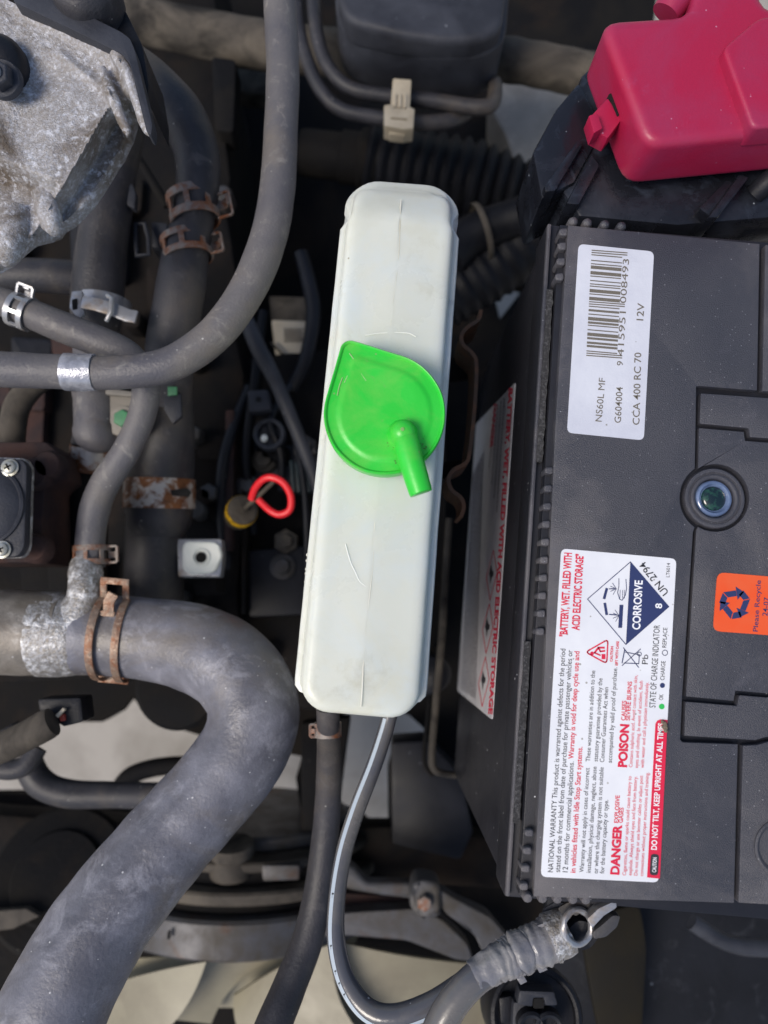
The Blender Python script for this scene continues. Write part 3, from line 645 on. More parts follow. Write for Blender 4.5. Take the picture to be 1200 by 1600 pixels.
# ================================================================== HOSES AND PIPES NEAR THE TOP
hose('heater_hose', [(434, -60, -45, 50), (438, 20, -45, 51), (442, 110, -45, 52), (439, 200, -45, 53), (434, 290, -45, 55), (420, 370, -45, 57), (388, 450, -45, 57), (338, 520, -45, 56), (268, 568, -45, 55), (190, 582, -45, 53), (100, 581, -45, 54), (0, 577, -45, 56), (-70, 574, -45, 56)],
     M_rub, 'long grey heater hose sweeping from the top edge round to the left edge')
pts, rad = path([(102, 581, -45, 56), (125, 582, -45, 56), (149, 582, -45, 55)], 5)
props(MB().tube(pts, [r+.35 for r in rad], 28).build('tape_band', M_tape, rough=.25, rscale=.5), 'shiny grey tape wrapped around the long heater hose', 'tape')
RH = [(120, 992, -106, 122), (170, 993, -106, 124), (230, 998, -104, 127), (300, 1011, -99, 135), (360, 1042, -93, 141), (395, 1097, -89, 142), (386, 1160, -87, 140), (340, 1226, -84, 141), (256, 1320, -78, 145), (160, 1440, -68, 157), (92, 1558, -60, 169), (45, 1670, -56, 178)]
hose('radiator_hose', RH, M_rubblue, 'thick grey radiator hose bending from the aluminium pipe to lower left', n=10, seg=44)
hose('bypass_hose', [(205, 100, -80, 62), (240, 130, -80, 68), (282, 178, -80, 72), (306, 235, -84, 70), (309, 290, -88, 67), (301, 345, -92, 66), (290, 400, -96, 72), (279, 470, -100, 76), (266, 545, -108, 76), (262, 620, -125, 74)],
     M_rubd, 'dark curved hose carrying two rusty clamps beside the cast housing')
hose('coolant_hose', [(196, 205, -100, 60), (180, 265, -100, 66), (168, 330, -101, 74), (158, 400, -103, 78), (152, 470, -106, 80), (150, 515, -110, 72)],
     M_rubd, 'dark hose below the cast housing held by a silver clamp with lever')
hose('return_hose', [(-30, 462, -62, 44), (10, 474, -62, 45), (45, 489, -62, 46), (100, 512, -62, 49), (155, 534, -62, 49), (200, 556, -65, 46), (226, 592, -70, 44), (224, 640, -75, 43), (200, 700, -84, 43), (164, 755, -92, 45), (147, 800, -98, 46), (141, 845, -103, 46), (141, 885, -106, 46)],
     M_rub, 'slim grey hose passing under the heater hose down to the aluminium stub')
hose('vacuum_hose', [(-30, 430, -108, 50), (40, 430, -108, 52), (90, 432, -110, 54), (135, 436, -114, 54)], M_rubd, 'short black hose at the left edge behind the silver clamp')

# spring clamps
def dirv(a, b, z): return (P(*b, z)-P(*a, z)).normalized()
def clamp(label, px, py, z, rpx, ax, ear, wpx, hpx, mt, zl=0, ladder=True, tang=True, off=0):
    c = P(px, py, z); s = mm(1, c); r = rpx*s+.5; w = wpx*s; h = hpx*s
    a = V((ax[0], -ax[1], 0)).normalized(); e = V((ear[0], -ear[1], zl)); e = (e-a*e.dot(a)).normalized()
    root = thing('hose_clamp', label, 'clamp', c-V((0, 0, r)), 'spring clamps on the hoses')
    f = e.cross(a)
    mb = MB(); N = 40
    def circ(off, wid):
        mb.strap([c+a*off+(e*math.cos(t)+f*math.sin(t))*r for t in [2*math.pi*i/N for i in range(N)]], wid, .9, up=a, closed=True)
    if ladder:
        circ(-w*.36, w*.28); circ(w*.36, w*.28)
        for k in range(7):
            t = 2*math.pi*k/7+.35
            d = e*math.cos(t)+f*math.sin(t); q = -e*math.sin(t)+f*math.cos(t)
            mb.box(c+d*r, a*w*.3, q*r*.11, d*.42)
    else: circ(0, w)
    mb.build('band', mt, root, smooth=40, rough=.12, rscale=.4)
    g = c+e*(r-.3)+a*off*s; ww = w*.42
    lp = [g-a*ww, g-a*ww+e*h*.9, g-a*ww*.9+e*h, g+a*ww*.9+e*h, g+a*ww+e*h*.9, g+a*ww]
    mb = MB(); mb.strap(lp, 1.5, 1.1, up=f); mb.build('ear_loop', mt, root, bevel=.25)
    if tang:
        g2 = c+(e*math.cos(.35)+f*math.sin(.35))*r
        mb = MB(); mb.strap([g2, g2+e*h*.5, g2+e*h*.75-f*.6*h*.3, g2+e*h*.85-f*h*.5], w*.34, 1.1, up=a); mb.build('tang', mt, root, bevel=.25)
    return root
clamp('orange rusted spring clamp, upper of the pair on the curved hose', 302, 326, -90, 36, (.22, 1), (1, .25), 46, 24, M_rust, .15, off=8)
clamp('rusted spring clamp, lower of the pair on the curved hose', 292, 388, -95, 36, (.2, 1), (1, .1), 36, 20, M_rust, .1, off=2)
clamp('pale spring clamp with rust spots on the slim hose at left edge', 34, 487, -62, 24, (1, .38), (.1, -1), 30, 17, M_zinc, .5)
clamp('small orange rusty clamp just above the frosted aluminium stub', 143, 868, -105, 25, (.05, 1), (1, 0), 30, 16, M_rust, .1)
# wide clamp on the radiator hose: two wires joined at the ends
def bigclamp():
    c = P(184, 994, -106); a = dirv((184, 994), (240, 999), -106); r = mm(126, c)/2+1.7; s = mm(1, c)
    root = thing('hose_clamp', 'tall coppery wire clamp around the start of the thick radiator hose', 'clamp', c-V((0, 0, r)), 'spring clamps on the hoses')
    e = a.cross(V((0, 0, 1))); e = e if e.y > 0 else -e; up = V((0, 0, 1))
    for sgn, xo in ((-1, -17), (1, 17)):
        mb = MB()
        pts = [c+a*(xo+sgn*2.2*math.cos(t))*s+(e*math.sin(t)+up*math.cos(t))*r for t in [math.radians(-96+i*7) for i in range(23)]]
        mb.strap(pts, 3.6, 1.1, up=a); mb.build('wire', M_copper, root, bevel=.2)
    t0 = math.radians(-96)
    A = [c+a*xo*s+(e*math.sin(t0)+up*math.cos(t0))*r for xo in (-17, 17)]
    MB().strap([A[0]-a*2, A[1]+a*2], 1.1, 3, up=up).build('lower_bridge', M_copper, root, bevel=.2)
    t1 = math.radians(58)
    B = [c+a*xo*s+(e*math.sin(t1)+up*math.cos(t1))*r for xo in (-17, 17)]
    Bo = [p+e*mm(26, c)+up*3 for p in B]
    MB().strap([B[0], Bo[0]*.85+B[0]*.15, Bo[0]], 3.0, 1.2, up=a).build('ear_post', M_copper, root, bevel=.2)
    MB().strap([B[1], Bo[1]*.85+B[1]*.15, Bo[1]], 3.0, 1.2, up=a).build('ear_post', M_copper, root, bevel=.2)
    MB().strap([Bo[0]-a*1.4, Bo[1]+a*1.4], 3.0, 1.2, up=e).build('ear_bridge', M_copper, root, bevel=.2)
    t2 = math.radians(38); g = c+(e*math.sin(t2)+up*math.cos(t2))*(r+.5)
    MB().strap([g-e*2-a*3.5*0, g+e*3+up*1.5, g+e*7+up*3+a*2], 5, 1.1, up=a).build('tang', M_copper, root, bevel=.2)
    MB().strap([g-e*2.5-a*4, g-e*2.5+a*3], 1.2, 2.4, up=up).build('tang_foot', M_copper, root, bevel=.2)
bigclamp()
def leverclamp():
    c = P(160, 478, -106); s = mm(1, c); a = dirv((165, 400), (152, 520), -106); r = mm(84, c)/2
    root = thing('lever_clamp', 'silver clamp with protruding lever on the dark hose', 'clamp', c-V((0, 0, r)))
    e = V((1, -.22, 0)); e = (e-a*e.dot(a)).normalized(); up = V((0, 0, 1))
    pts = [c+(e*math.sin(t)+up*math.cos(t))*r for t in [math.radians(i*9) for i in range(40)]]
    MB().strap(pts, 5.5, .8, up=a, closed=True).build('band', M_zinc, root)
    q = [P(x, y, -82) for x, y in ((128, 472), (150, 476), (180, 485), (198, 493), (214, 496))]
    mb = MB(); mb.strap(q, 2.0, 6.4, up=up); mb.build('lever', M_zinc, root, bevel=.8, smooth=50)
    slab('latch_plate', [(112, 455), (128, 454), (132, 490), (122, 498), (108, 480)], -84, 3, M_zinc, root, bevel=.5)
    slab('latch_window', [(112, 468), (120, 466), (120, 482), (113, 484)], -83.4, 1, M_hole, root, bevel=.1)
    q = [P(x, y, z) for x, y, z in ((168, 462, -80), (175, 466, -78.5), (173, 488, -78.5), (166, 502, -80))]
    MB().tube(q, 1.1, 8).build('wire_loop', M_zinc, root)
leverclamp()

# ================================================================== CAST ALUMINIUM HOUSING (top left)
def housing():
    root = thing('cast_housing', 'rough cast aluminium housing with white corrosion in upper left corner', 'engine housing', P(60, 180, -60))
    XB = [(-60, -60), (-20, -22), (0, 12), (25, 62), (66, 150), (80, 176), (95, 190), (150, 205), (185, 206), (205, 200), (222, 192), (236, 186), (250, 176), (280, 158), (310, 138), (335, 114), (344, 104), (350, 92), (362, 84), (366, 70), (372, 44), (385, 28), (402, 10), (425, -30)]
    def X(y):
        for (y0, x0), (y1, x1) in zip(XB, XB[1:]):
            if y0 <= y <= y1: return x0+(x1-x0)*(y-y0)/(y1-y0+1e-9)
        return -60
    def seg(x, y, a, b):
        p = V((x, y)); a = V(a); b = V(b); t = max(0, min(1, (p-a).dot(b-a)/(b-a).length_squared)); return (p-(a+(b-a)*t)).length
    def hgt(x, y):
        h = 0
        h += 5.0*math.exp(-(seg(x, y, (186, 92), (230, 208))/8)**2)
        h += 4.6*math.exp(-(seg(x, y, (165, 128), (200, 212))/8)**2)
        h += 2.2*math.exp(-(seg(x, y, (30, 10), (186, 92))/10)**2)
        h += 1.6*math.exp(-(seg(x, y, (95, 85), (170, 145))/7)**2)
        dl = ((x-172)*.86+(y-165)*.51)                      # beyond the long edge (172,165)-(95,300) the metal falls away
        if dl > 0: h -= min(16, dl*.62)*max(0, min(1, (y-140)/60))
        dl2 = (y-272-(x-60)*.42)
        if dl2 > 0: h -= min(9, dl2*.3)*max(0, min(1, (125-x)/40))
        h += 5*math.exp(-(seg(x, y, (78, 325), (82, 352))/13)**2)+4*math.exp(-(seg(x, y, (20, 345), (10, 390))/18)**2)
        h -= 2.2*math.exp(-(seg(x, y, (70, 118), (30, 200))/26)**2); h += 1.2*math.exp(-(seg(x, y, (168, 168), (96, 296))/4)**2)
        h += 0.5*noise.noise(V((x*.02, y*.02, 1)))+.25*noise.noise(V((x*.07, y*.07, 5)))+.28*noise.noise(V((x*.2, y*.2, 9)))+.16*noise.noise(V((x*.45, y*.45, 2)))
        return h
    rows = []; ys = [-60+i*2.6 for i in range(187)]
    for y in ys:
        xr = X(y); row = []; xs = sum(X(y+k*6) for k in range(-5, 6))/11
        n = 96
        for i in range(n+1):
            s = i/n; x = -75+(xs+75)*s+(xr-xs)*max(0, (s-.8)/.2)
            row.append(P(x, y, -4+hgt(x, y)))
        e = row[-1]
        row += [V((e.x+.5, e.y-.2, e.z-1)), V((e.x+.6, e.y-.2, e.z-4)), V((e.x+.3, e.y, e.z-7)), V((e.x-3, e.y+2, e.z-8))]
        rows.append(row)
    mb = MB(); n = len(rows[0]); vs = [p for r in rows for p in r]; fs = []
    for i in range(len(rows)-1):
        for j in range(n-1): fs.append((i*n+j, i*n+j+1, (i+1)*n+j+1, (i+1)*n+j))
    mb.add(vs, fs); mb.build('casting', M_alu, root, smooth=60)
    for keys in ([(182, 84, 0, 22), (198, 112, 0, 20), (214, 155, 0, 19), (226, 188, -1, 20), (233, 205, -2, 17), (235, 210, -3, 8)], [(160, 108, -2, 12), (172, 140, -1, 17), (187, 178, -2, 17), (198, 204, -3, 16), (201, 211, -4, 8)]):
        pts, rad = path(keys, 8)
        MB().tube(pts, rad, 16).build('fin', M_alu, root, smooth=60, rough=.3, rscale=.3)
    for keys in ([(66, 300, -13, 34), (76, 332, -13, 36), (82, 354, -14, 30), (84, 366, -16, 14)], [(26, 330, -14, 50), (18, 368, -13, 52), (10, 396, -13, 42), (6, 410, -16, 16)]):
        pts, rad = path(keys, 6)
        MB().tube(pts, rad, 18).build('casting_lug', M_alu, root, smooth=60, rough=.8, rscale=.35)
    slab('gasket_plate', [(30, -35), (80, -5), (188, 49), (203, 60), (211, 80), (238, 195), (236, 212), (229, 206), (203, 100), (190, 84), (150, 64), (20, 2)], 3, 7, M_dark2, root, bevel=.8, fil=5)
    slab('cover_flange', [(70, -40), (195, 15), (222, 70), (232, 130), (231, 160), (210, 85), (204, 64), (186, 48), (60, -14)], -6, 30, M_dark, root, bevel=1.5, fil=6)
    c = P(128, -34, 8)
    MB().lathe(c, V((.1, .1, 1)), [(13, -14), (12.8, -4), (12, -1), (10.5, .4), (9, .2), (8, 1), (6, 1.2), (5, .6), (3, .9), (.1, 1)], 36).build('round_boot', M_rubd, root, smooth=50, rough=.4, rscale=.25)
    c = P(-12, 95, 2)
    MB().lathe(c, V((.1, -.2, 1)), [(12, -12), (11.5, -2), (9, 2), (5, 3), (.1, 3)], 32).build('rubber_boss', M_dark, root, smooth=50)
    c = P(2, 122, 4)
    nut = MB().lathe(c, V((0, -.25, 1)), [(7.0, -3), (7.0, -.6), (6.6, 0), (.1, 0)], 32).build('washer', M_dark2, root, smooth=40)
    MB().lathe(c, V((0, -.25, 1)), [(5.2, -1), (5.2, 4.5), (4.6, 5.2), (.1, 5.2)], 6).build('nut', M_dark2, root, bevel=.3)
    MB().lathe(c, V((0, -.25, 1)), [(2.6, 4), (2.6, 6.4), (2.2, 7), (.1, 7)], 16).build('stud', M_zinc, root)
housing()

# ================================================================== ALUMINIUM WATER PIPE
def waterpipe():
    root = thing('water_outlet_pipe', 'dull aluminium outlet pipe with frosted end at left edge', 'pipe', P(60, 990, -160))
    pts, rad = path([(-80, 984, -106, 132), (0, 987, -106, 132), (60, 989, -106, 131), (104, 990, -106, 130)], 8)
    MB().tube(pts, rad, 40).build('pipe', M_alud, root, rough=.5, rscale=.15, smooth=50)
    pts, rad = path([(62, 990, -106, 130), (72, 990, -106, 132), (100, 991, -106, 131), (125, 992, -106, 124), (140, 992, -106, 112), (150, 992, -106, 106)], 8)
    mb = MB(); mb.tube(pts, rad, 60); mb.build('frosted_end', M_frost, root, rough=.35, rscale=.3, smooth=60)
    pts, rad = path([(134, 884, -106, 46), (134, 892, -102, 52), (134, 920, -98, 53), (132, 940, -98, 60), (124, 965, -100, 84)], 6)
    MB().tube(pts, rad, 30).build('stub', M_frost, root, rough=.3, rscale=.3, smooth=60)
waterpipe()

# ================================================================== MIDDLE LEFT: elbows, bands, sensors
def thermo():
    root = thing('plastic_elbow', 'grey plastic pipe elbow with rust banded lower end under the heater hose', 'pipe elbow', P(150, 650, -150))
    pts, rad = path([(150, 500, -112, 70), (150, 560, -112, 68), (150, 606, -112, 68), (150, 612, -111, 72), (150, 618, -112, 68), (151, 668, -112, 68), (151, 676, -111, 72), (150, 682, -113, 66)], 4)
    MB().tube(pts, rad, 32).build('pipe', M_rub, root, smooth=50)
    pts, rad = path([(148, 680, -116, 64), (146, 694, -118, 66), (146, 698, -118, 62)], 4); MB().tube(pts, rad, 30).build('rubber_ring', M_rubd, root)
    pts, rad = path([(144, 697, -120, 64), (140, 734, -124, 62)], 6); MB().tube(pts, [r+.3 for r in rad], 36).build('rusty_band', M_rustb, root)
    pts, rad = path([(140, 732, -126, 58), (138, 800, -132, 60), (136, 900, -140, 60), (136, 960, -146, 60)], 6); MB().tube(pts, rad, 28).build('lower_hose', M_dirt, root)
    br = slab('bracket', [(164, 612), (215, 612), (214, 668), (190, 682), (166, 676)], -106, 14, M_body, root, bevel=1.2)
    slab('bracket_lip', [(164, 606), (212, 612), (211, 620), (164, 616)], -103, 6, M_body, root, bevel=.8)
    c = P(193, 655, -105); MB().lathe(c, V((0, 0, 1)), [(4.6, 0), (4.6, 2.2), (4, 3), (.1, 3)], 6).build('green_bolt', M_grn, br, bevel=.3)
    MB().lathe(c, V((0, 0, 1)), [(6.4, -.3), (6.4, .8), (5.6, 1)], 24).build('washer', M_body, br)
thermo()
def lowerhose():
    root = thing('lower_coolant_hose', 'wide black hose with broad rust mottled band beside the dipstick', 'hose', P(250, 800, -200))
    pts, rad = path([(266, 595, -132, 60), (262, 628, -135, 76), (258, 680, -142, 92), (252, 735, -150, 100), (250, 770, -152, 102), (248, 800, -154, 104), (246, 812, -154, 100), (244, 818, -156, 92), (242, 860, -158, 92), (240, 930, -162, 92), (238, 1000, -168, 92)], 6)
    MB().tube(pts, rad, 36).build('rubber', M_rubd, root, smooth=50, rough=.3, rscale=.1)
    pts, rad = path([(250, 748, -151, 105), (249, 794, -153, 107)], 6)
    MB().tube(pts, [r+.5 for r in rad], 40).build('rusty_band', M_rustb, root)
    slab('band_slot', [(266, 766), (292, 762), (298, 768), (294, 776), (268, 774)], -131, 2, M_hole, root, bevel=.2)
    slab('paint_mark', [(262, 604), (276, 604), (276, 616), (262, 618)], -108, 2, M_grn, root, bevel=.2)
    slab('grey_tab', [(256, 616), (282, 614), (284, 650), (270, 662), (256, 640)], -112, 3, M_dark2, root, bevel=.5)
lowerhose()
def module():
    root = thing('control_valve', 'grey plate with two cross head screws on rusty block at left edge', 'valve', P(20, 790, -120))
    slab('rusty_block', [(-60, 690), (70, 690), (92, 705), (96, 745), (70, 760), (66, 830), (60, 880), (-60, 880)], -92, 40, M_brown, root, bevel=2.5, rough=.5, rscale=.2)
    for x, y, r in ((58, 742, 8), (58, 858, 7), (80, 728, 7)):
        MB().lathe(P(x, y, -92), V((0, 0, 1)), [(r, -4), (r, 3), (r*.8, 5), (.1, 5)], 20).build('rusty_boss', M_brown, root, smooth=50)
    slab('gasket', [(-60, 712), (40, 716), (48, 728), (44, 855), (36, 872), (-60, 872)], -76, 4, M_frost, root, bevel=.4, fil=8, rough=.15)
    f = slab('face_plate', [(-60, 713), (34, 717), (42, 728), (38, 855), (28, 870), (-60, 872)], -69, 6, M_dark2, root, bevel=1.2, fil=10)
    MB().lathe(P(-28, 790, -69), V((0, 0, 1)), [(19, -1), (18.6, 1), (17.6, 1.4), (16.8, .8), (14, 2.4), (8, 3.8), (.1, 4.2)], 44).build('dome', M_dark2, f, smooth=50)
    for x, y in ((16, 731), (4, 859)):
        c = P(x, y, -68.5)
        sc = MB().lathe(c, V((0, 0, 1)), [(3.9, 0), (3.9, .7), (3.0, .9), (2.9, 2.0), (2.2, 2.5), (.1, 2.6)], 24).build('screw', M_screw, root, smooth=40)
        mb = MB(); an = .5
        for k in range(2):
            d = V((math.cos(an+k*math.pi/2), math.sin(an+k*math.pi/2), 0)); mb.box(c+V((0, 0, 2.55)), d*1.6, V((-d.y, d.x, 0))*.35, V((0, 0, .2)))
        mb.build('cross_slot', M_hole, sc)
module()
hose('tan_elbow_pipe', [(80, 585, -110, 36), (52, 602, -110, 38), (28, 632, -110, 40), (20, 668, -112, 40), (18, 705, -115, 40)], M_tan, 'dusty tan metal tube curving down at the left edge', 'pipe')
hose('control_rod', [(186, 208, -140, 14), (222, 258, -145, 14), (262, 322, -150, 14)], M_dirt, 'thin black rod slanting behind the curved hose', 'rod')
def clip():
    root = thing('cable_clip', 'black wire bracket beside the lower rusty clamp', 'clip', P(232, 370, -130))
    slab('block', [(236, 346), (262, 348), (258, 388), (236, 386)], -112, 14, M_dark2, root, bevel=1)
    q = [P(x, y, -106) for x, y in ((212, 350), (226, 350), (232, 372), (233, 398), (214, 400), (212, 378))]
    MB().tube(q, 1.3, 10, closed=True).build('wire_loop', M_dark2, root)
clip()
slab('tmp', [(196, 292), (206, 286), (212, 302), (210, 326), (198, 320)], -96, 5, M_dark2, None, bevel=.6)
o = bpy.data.objects['tmp']; o.name = 'hose_tab'; props(o, 'small dark plastic tab on the side of the dark hose', 'tab')

def dipstick():
    root = thing('dipstick', 'red looped oil dipstick handle above a yellow banded collar', 'dipstick', P(380, 800, -200))
    pts = [P(x, y, z) for x, y, z in cr([(393, 780, -150), (398, 764, -146), (410, 750, -142), (424, 746, -140), (442, 754, -140), (454, 774, -142), (453, 796, -145), (438, 804, -147), (422, 798, -148), (404, 781, -150)], 6)]
    MB().tube(pts, mm(11.5, pts[10])/2, 16).build('handle_loop', M_rloop, root, bevel=0, smooth=60)
    ax = (P(398, 772, -150)-P(372, 805, -185)).normalized()
    c = P(380, 796, -165)
    MB().lathe(c, ax, [(8, -14), (8.6, -6), (8.8, -5.5), (8.8, -.8), (8.2, 0), (6.5, .6), (2.4, 1), (2.2, 3), (.1, 3)], 30).build('collar', M_tan, root, smooth=40)
    MB().lathe(c, ax, [(9.0, -6.6), (9.2, -6.2), (9.2, -1.4), (9.0, -1.0)], 32, caps=False).build('yellow_band', M_yel, root)
    MB().tube([c, P(404, 775, -150), P(428, 752, -146)], 1.3, 10).build('blade', M_tan, root)
dipstick()
def nutblock():
    root = thing('threaded_bracket', 'bright zinc bracket block with a round threaded hole', 'bracket', P(312, 872, -230))
    slab('plate', [(276, 842), (346, 842), (348, 872), (344, 902), (278, 902)], -150, 10, M_zinc, root, bevel=1, fil=4)
    b = slab('raised_face', [(284, 846), (340, 846), (348, 866), (336, 895), (296, 898), (284, 890)], -147, 6, M_zb, root, bevel=1.5, bseg=3, fil=12, rough=.3)
    c = P(314, 871, -146.6)
    MB().lathe(c, V((0, 0, 1)), [(5.2, -1), (5.0, .5), (4.2, .9), (3.6, .3), (3.4, -.3)], 28, caps=False).build('thread_rim', M_zb, root, smooth=50)
    MB().lathe(c, V((0, 0, 1)), [(2.9, -.5), (2.9, .45), (.1, .45)], 24).build('hole', M_hole, root)
    slab('stem', [(300, 896), (338, 898), (338, 925), (305, 930)], -160, 30, M_dirt, root, bevel=1)
nutblock()
def sensor():
    root = thing('sensor', 'dark grey square sensor above a round metal ring left of the cap', 'sensor', P(405, 640, -220))
    b = slab('connector', [(386, 610), (418, 608), (424, 640), (390, 644)], -196, 14, M_dark2, root, bevel=1.5)
    MB().lathe(P(404, 624, -195.6), V((0, 0, 1)), [(1.6, -.2), (1.6, .4), (.1, .4)], 12).build('pin', M_hole, b)
    c = P(421, 678, -204)
    MB().lathe(c, V((0, 0, 1)), [(10, -8), (10, 1), (9, 2), (7.4, 1), (6.6, -4), (.1, -4)], 32).build('ring', M_dark2, root, smooth=40)
    MB().lathe(P(413, 684, -202), V((.2, .2, 1)), [(2.2, -2), (2, .5), (.1, 1)], 12).build('bolt', M_zb, root)
sensor()
hose('wiring_loom', [(385, 500, -175, 24), (404, 545, -175, 26), (428, 590, -178, 24), (456, 655, -182, 22), (486, 730, -188, 20), (505, 790, -192, 20)], M_dark2, 'dark wiring sleeve slanting down towards the bottle below the tag', 'cable', n=6)
hose('wiring_loom', [(470, 395, -215, 22), (482, 440, -215, 24), (490, 490, -215, 24), (478, 560, -215, 22), (455, 610, -218, 22)], M_dark, 'black cable bundle hanging beside the paper tag', 'cable', n=6)
def tag():
    root = thing('paper_tag', 'beige printed paper tag tied among the cables', 'tag', P(450, 540, -262))
    slab('card', [(424, 500), (480, 502), (484, 552), (458, 594), (446, 588), (430, 552)], -240, 1.2, M_cream, root, bevel=.2, fil=4)
    slab('holder', [(420, 462), (482, 464), (482, 506), (424, 504)], -246, 16, M_tan, root, bevel=1)
    mb = MB(); pl = lambda x, y: P(x, y, -239.4)
    for r in range(7):
        x = 444
        while x < 472:
            l = random.uniform(3, 8); inkline(mb, [(x, 514+r*3.2), (x+l, 514.6+r*3.2)], 1.5, pl); x += l+1.5
    inkline(mb, [(444, 566), (462, 556)], 1.6, pl); inkline(mb, [(450, 554), (458, 570)], 1.6, pl); inkline(mb, [(456, 552), (450, 572)], 1.4, pl)
    mb.build('print', I_black, root)
    MB().tube([P(424, 535, -236), P(440, 552, -236), P(460, 562, -237)], .9, 8).build('tie', M_dark, root)
tag()

# ================================================================== TOP: cross tube, pipes, clip, black cover, boot
hose('cross_tube', [(110, 8, -215, 78), (300, 52, -215, 74), (450, 76, -212, 70), (620, 88, -208, 66), (780, 92, -202, 64), (930, 120, -196, 66)], M_tan, 'dusty tan cross tube running behind the hoses at the top', 'pipe', wob=.03)
o = slab('cross_member', [(205, 58), (300, 92), (430, 112), (430, 150), (330, 138), (262, 122), (222, 92)], -262, 20, M_tan, None, bevel=4)
props(o, 'brownish metal cross member just below the tan tube', 'beam')
hose('brake_pipe', [(488, -40, -172, 22), (491, 20, -172, 22), (500, 75, -172, 22), (518, 112, -172, 22), (548, 138, -172, 22), (600, 149, -172, 22), (680, 158, -172, 23), (748, 168, -172, 24), (770, 160, -174, 24), (774, 130, -185, 22)], M_rubd, 'upper of two thin grey pipes held in the cream clip', 'pipe', group='two clipped pipes')
hose('brake_pipe', [(462, -40, -175, 22), (466, 40, -175, 22), (480, 95, -175, 22), (502, 142, -175, 22), (535, 172, -175, 22), (590, 184, -175, 23), (660, 192, -175, 24), (705, 188, -178, 24), (730, 176, -188, 20)], M_rubd, 'lower of two thin grey pipes held in the cream clip', 'pipe', group='two clipped pipes')
def pipeclip():
    root = thing('pipe_clip', 'cream plastic clip joining the two thin grey pipes', 'clip', P(624, 170, -185))
    slab('upper_jaw', [(614, 122), (643, 124), (640, 172), (610, 168)], -158, 12, M_cream, root, bevel=.8)
    for k in range(3): slab('rib', [(616+k*8, 146), (620+k*8, 146), (619+k*8, 168), (615+k*8, 168)], -156.6, 3, M_cream, root, bevel=.4)
    slab('body', [(600, 164), (612, 162), (614, 168), (636, 170), (638, 166), (648, 170), (646, 200), (630, 202), (600, 196)], -155, 14, M_cream, root, bevel=.8)
    slab('slot', [(610, 183), (636, 185), (636, 188), (610, 186)], -154.8, 1, mat('clip_shadow_gap', '#8d8068', .7), root, bevel=.1)
    slab('tail', [(606, 196), (634, 199), (632, 212), (608, 209)], -160, 8, M_cream, root, bevel=.6)
pipeclip()
def cover():
    root = thing('resonator_cover', 'rounded dark grey plastic cover at the top edge', 'cover', P(660, 30, -190))
    slab('rim', [(524, -60), (523, 12), (538, 52), (600, 73), (690, 88), (760, 84), (790, 60), (800, -60)], -150, 40, M_dark2, root, bevel=4, bseg=4, fil=24, smooth=50, rough=.3)
    slab('lid', [(526, -60), (528, 6), (545, 34), (610, 52), (690, 64), (752, 62), (786, 44), (796, -60)], -138, 20, M_dark2, root, bevel=5, bseg=4, fil=24, smooth=50, rough=.5, rscale=.05)
cover()
def boot():
    a, b = P(575, 248, -275), P(830, 300, -275); ax = (b-a); L = ax.length
    root = thing('ribbed_boot', 'black ribbed rubber boot lying behind the bottle', 'boot', (a+b)/2-V((0, 0, 40)))
    prof = []
    n = 13
    for i in range(n):
        h = L*i/n; s = L/n
        R = 25+ (4 if i < 9 else 4-(i-8)*1.6)
        prof += [(R-4.5, h), (R-1, h+s*.25), (R, h+s*.42), (R-1, h+s*.6), (R-4.5, h+s*.9)]
    MB().lathe(a, ax, prof, 36).build('bellows', M_bell, root, smooth=60)
    o = MB().lathe(P(470, 238, -272), P(590, 252, -272)-P(470, 238, -272), [(16, 0), (17, 4), (17, 30), (19, 31), (19, 44), (22, 46), (22, 58)], 30).build('collar', M_dirt, root, smooth=40)
boot()
hose('intake_hose', [(700, 400, -215, 62), (730, 372, -215, 64), (780, 350, -212, 62), (840, 330, -205, 60), (900, 310, -200, 60)], M_bell, 'black hose with metal ring right of the bottle end', 'hose')
props(MB().lathe(P(752, 362, -213), P(800, 345, -212)-P(752, 362, -213), [(18.5, -2), (19, -1.2), (19, 1.2), (18.5, 2)], 36, caps=False).build('ring_band', M_tan), 'thin tan metal ring around the black hose', 'ring')
def ductelbow():
    root = thing('ribbed_elbow', 'large dark ribbed elbow between the bottle and the battery', 'duct', P(770, 420, -270))
    pts, rad = path([(690, 470, -245, 90), (735, 440, -240, 96), (785, 405, -235, 100), (840, 360, -230, 104), (900, 320, -225, 104)], 10)
    rad = [r*(1+.06*math.sin(i*1.9)) for i, r in enumerate(rad)]
    MB().tube(pts, rad, 32).build('bellows', M_bell, root, smooth=60)
ductelbow()
o = slab('chassis_rail', [(772, 108), (930, 135), (900, 200), (850, 262), (826, 332), (812, 300), (806, 262), (790, 212), (770, 175)], -300, 60, M_body, None, bevel=4)
props(o, 'pale grey painted chassis rail left of the fuse box', 'rail')

# ================================================================== BETWEEN BOTTLE AND BATTERY
def holdown():
    root = thing('hold_down_bracket', 'wavy rusty steel bracket standing between bottle and battery', 'bracket', P(720, 660, -130))
    q = cr([(746, 500), (742, 515), (726, 526), (717, 538), (719, 552), (733, 566), (739, 582), (737, 640), (729, 715), (722, 732), (704, 742), (697, 756), (702, 772), (716, 784), (720, 798), (716, 812)], 6)
    MB().strap([P(x, y, -88) for x, y in q], 26, 1.7).build('strip', mat('rusty_brown_strip', '#5f4d40', .6, metal=.2, col2='#7a5a45', sc=120, lo=.45, hi=.6, bump=.4, bsc=500), root, smooth=50)
    slab('foot', [(700, 560), (722, 556), (734, 570), (736, 592), (700, 596)], -102, 3, M_dirt, root, bevel=.5)
    slab('foot', [(690, 722), (722, 718), (718, 738), (700, 746), (690, 748)], -102, 3, M_dirt, root, bevel=.5)
holdown()
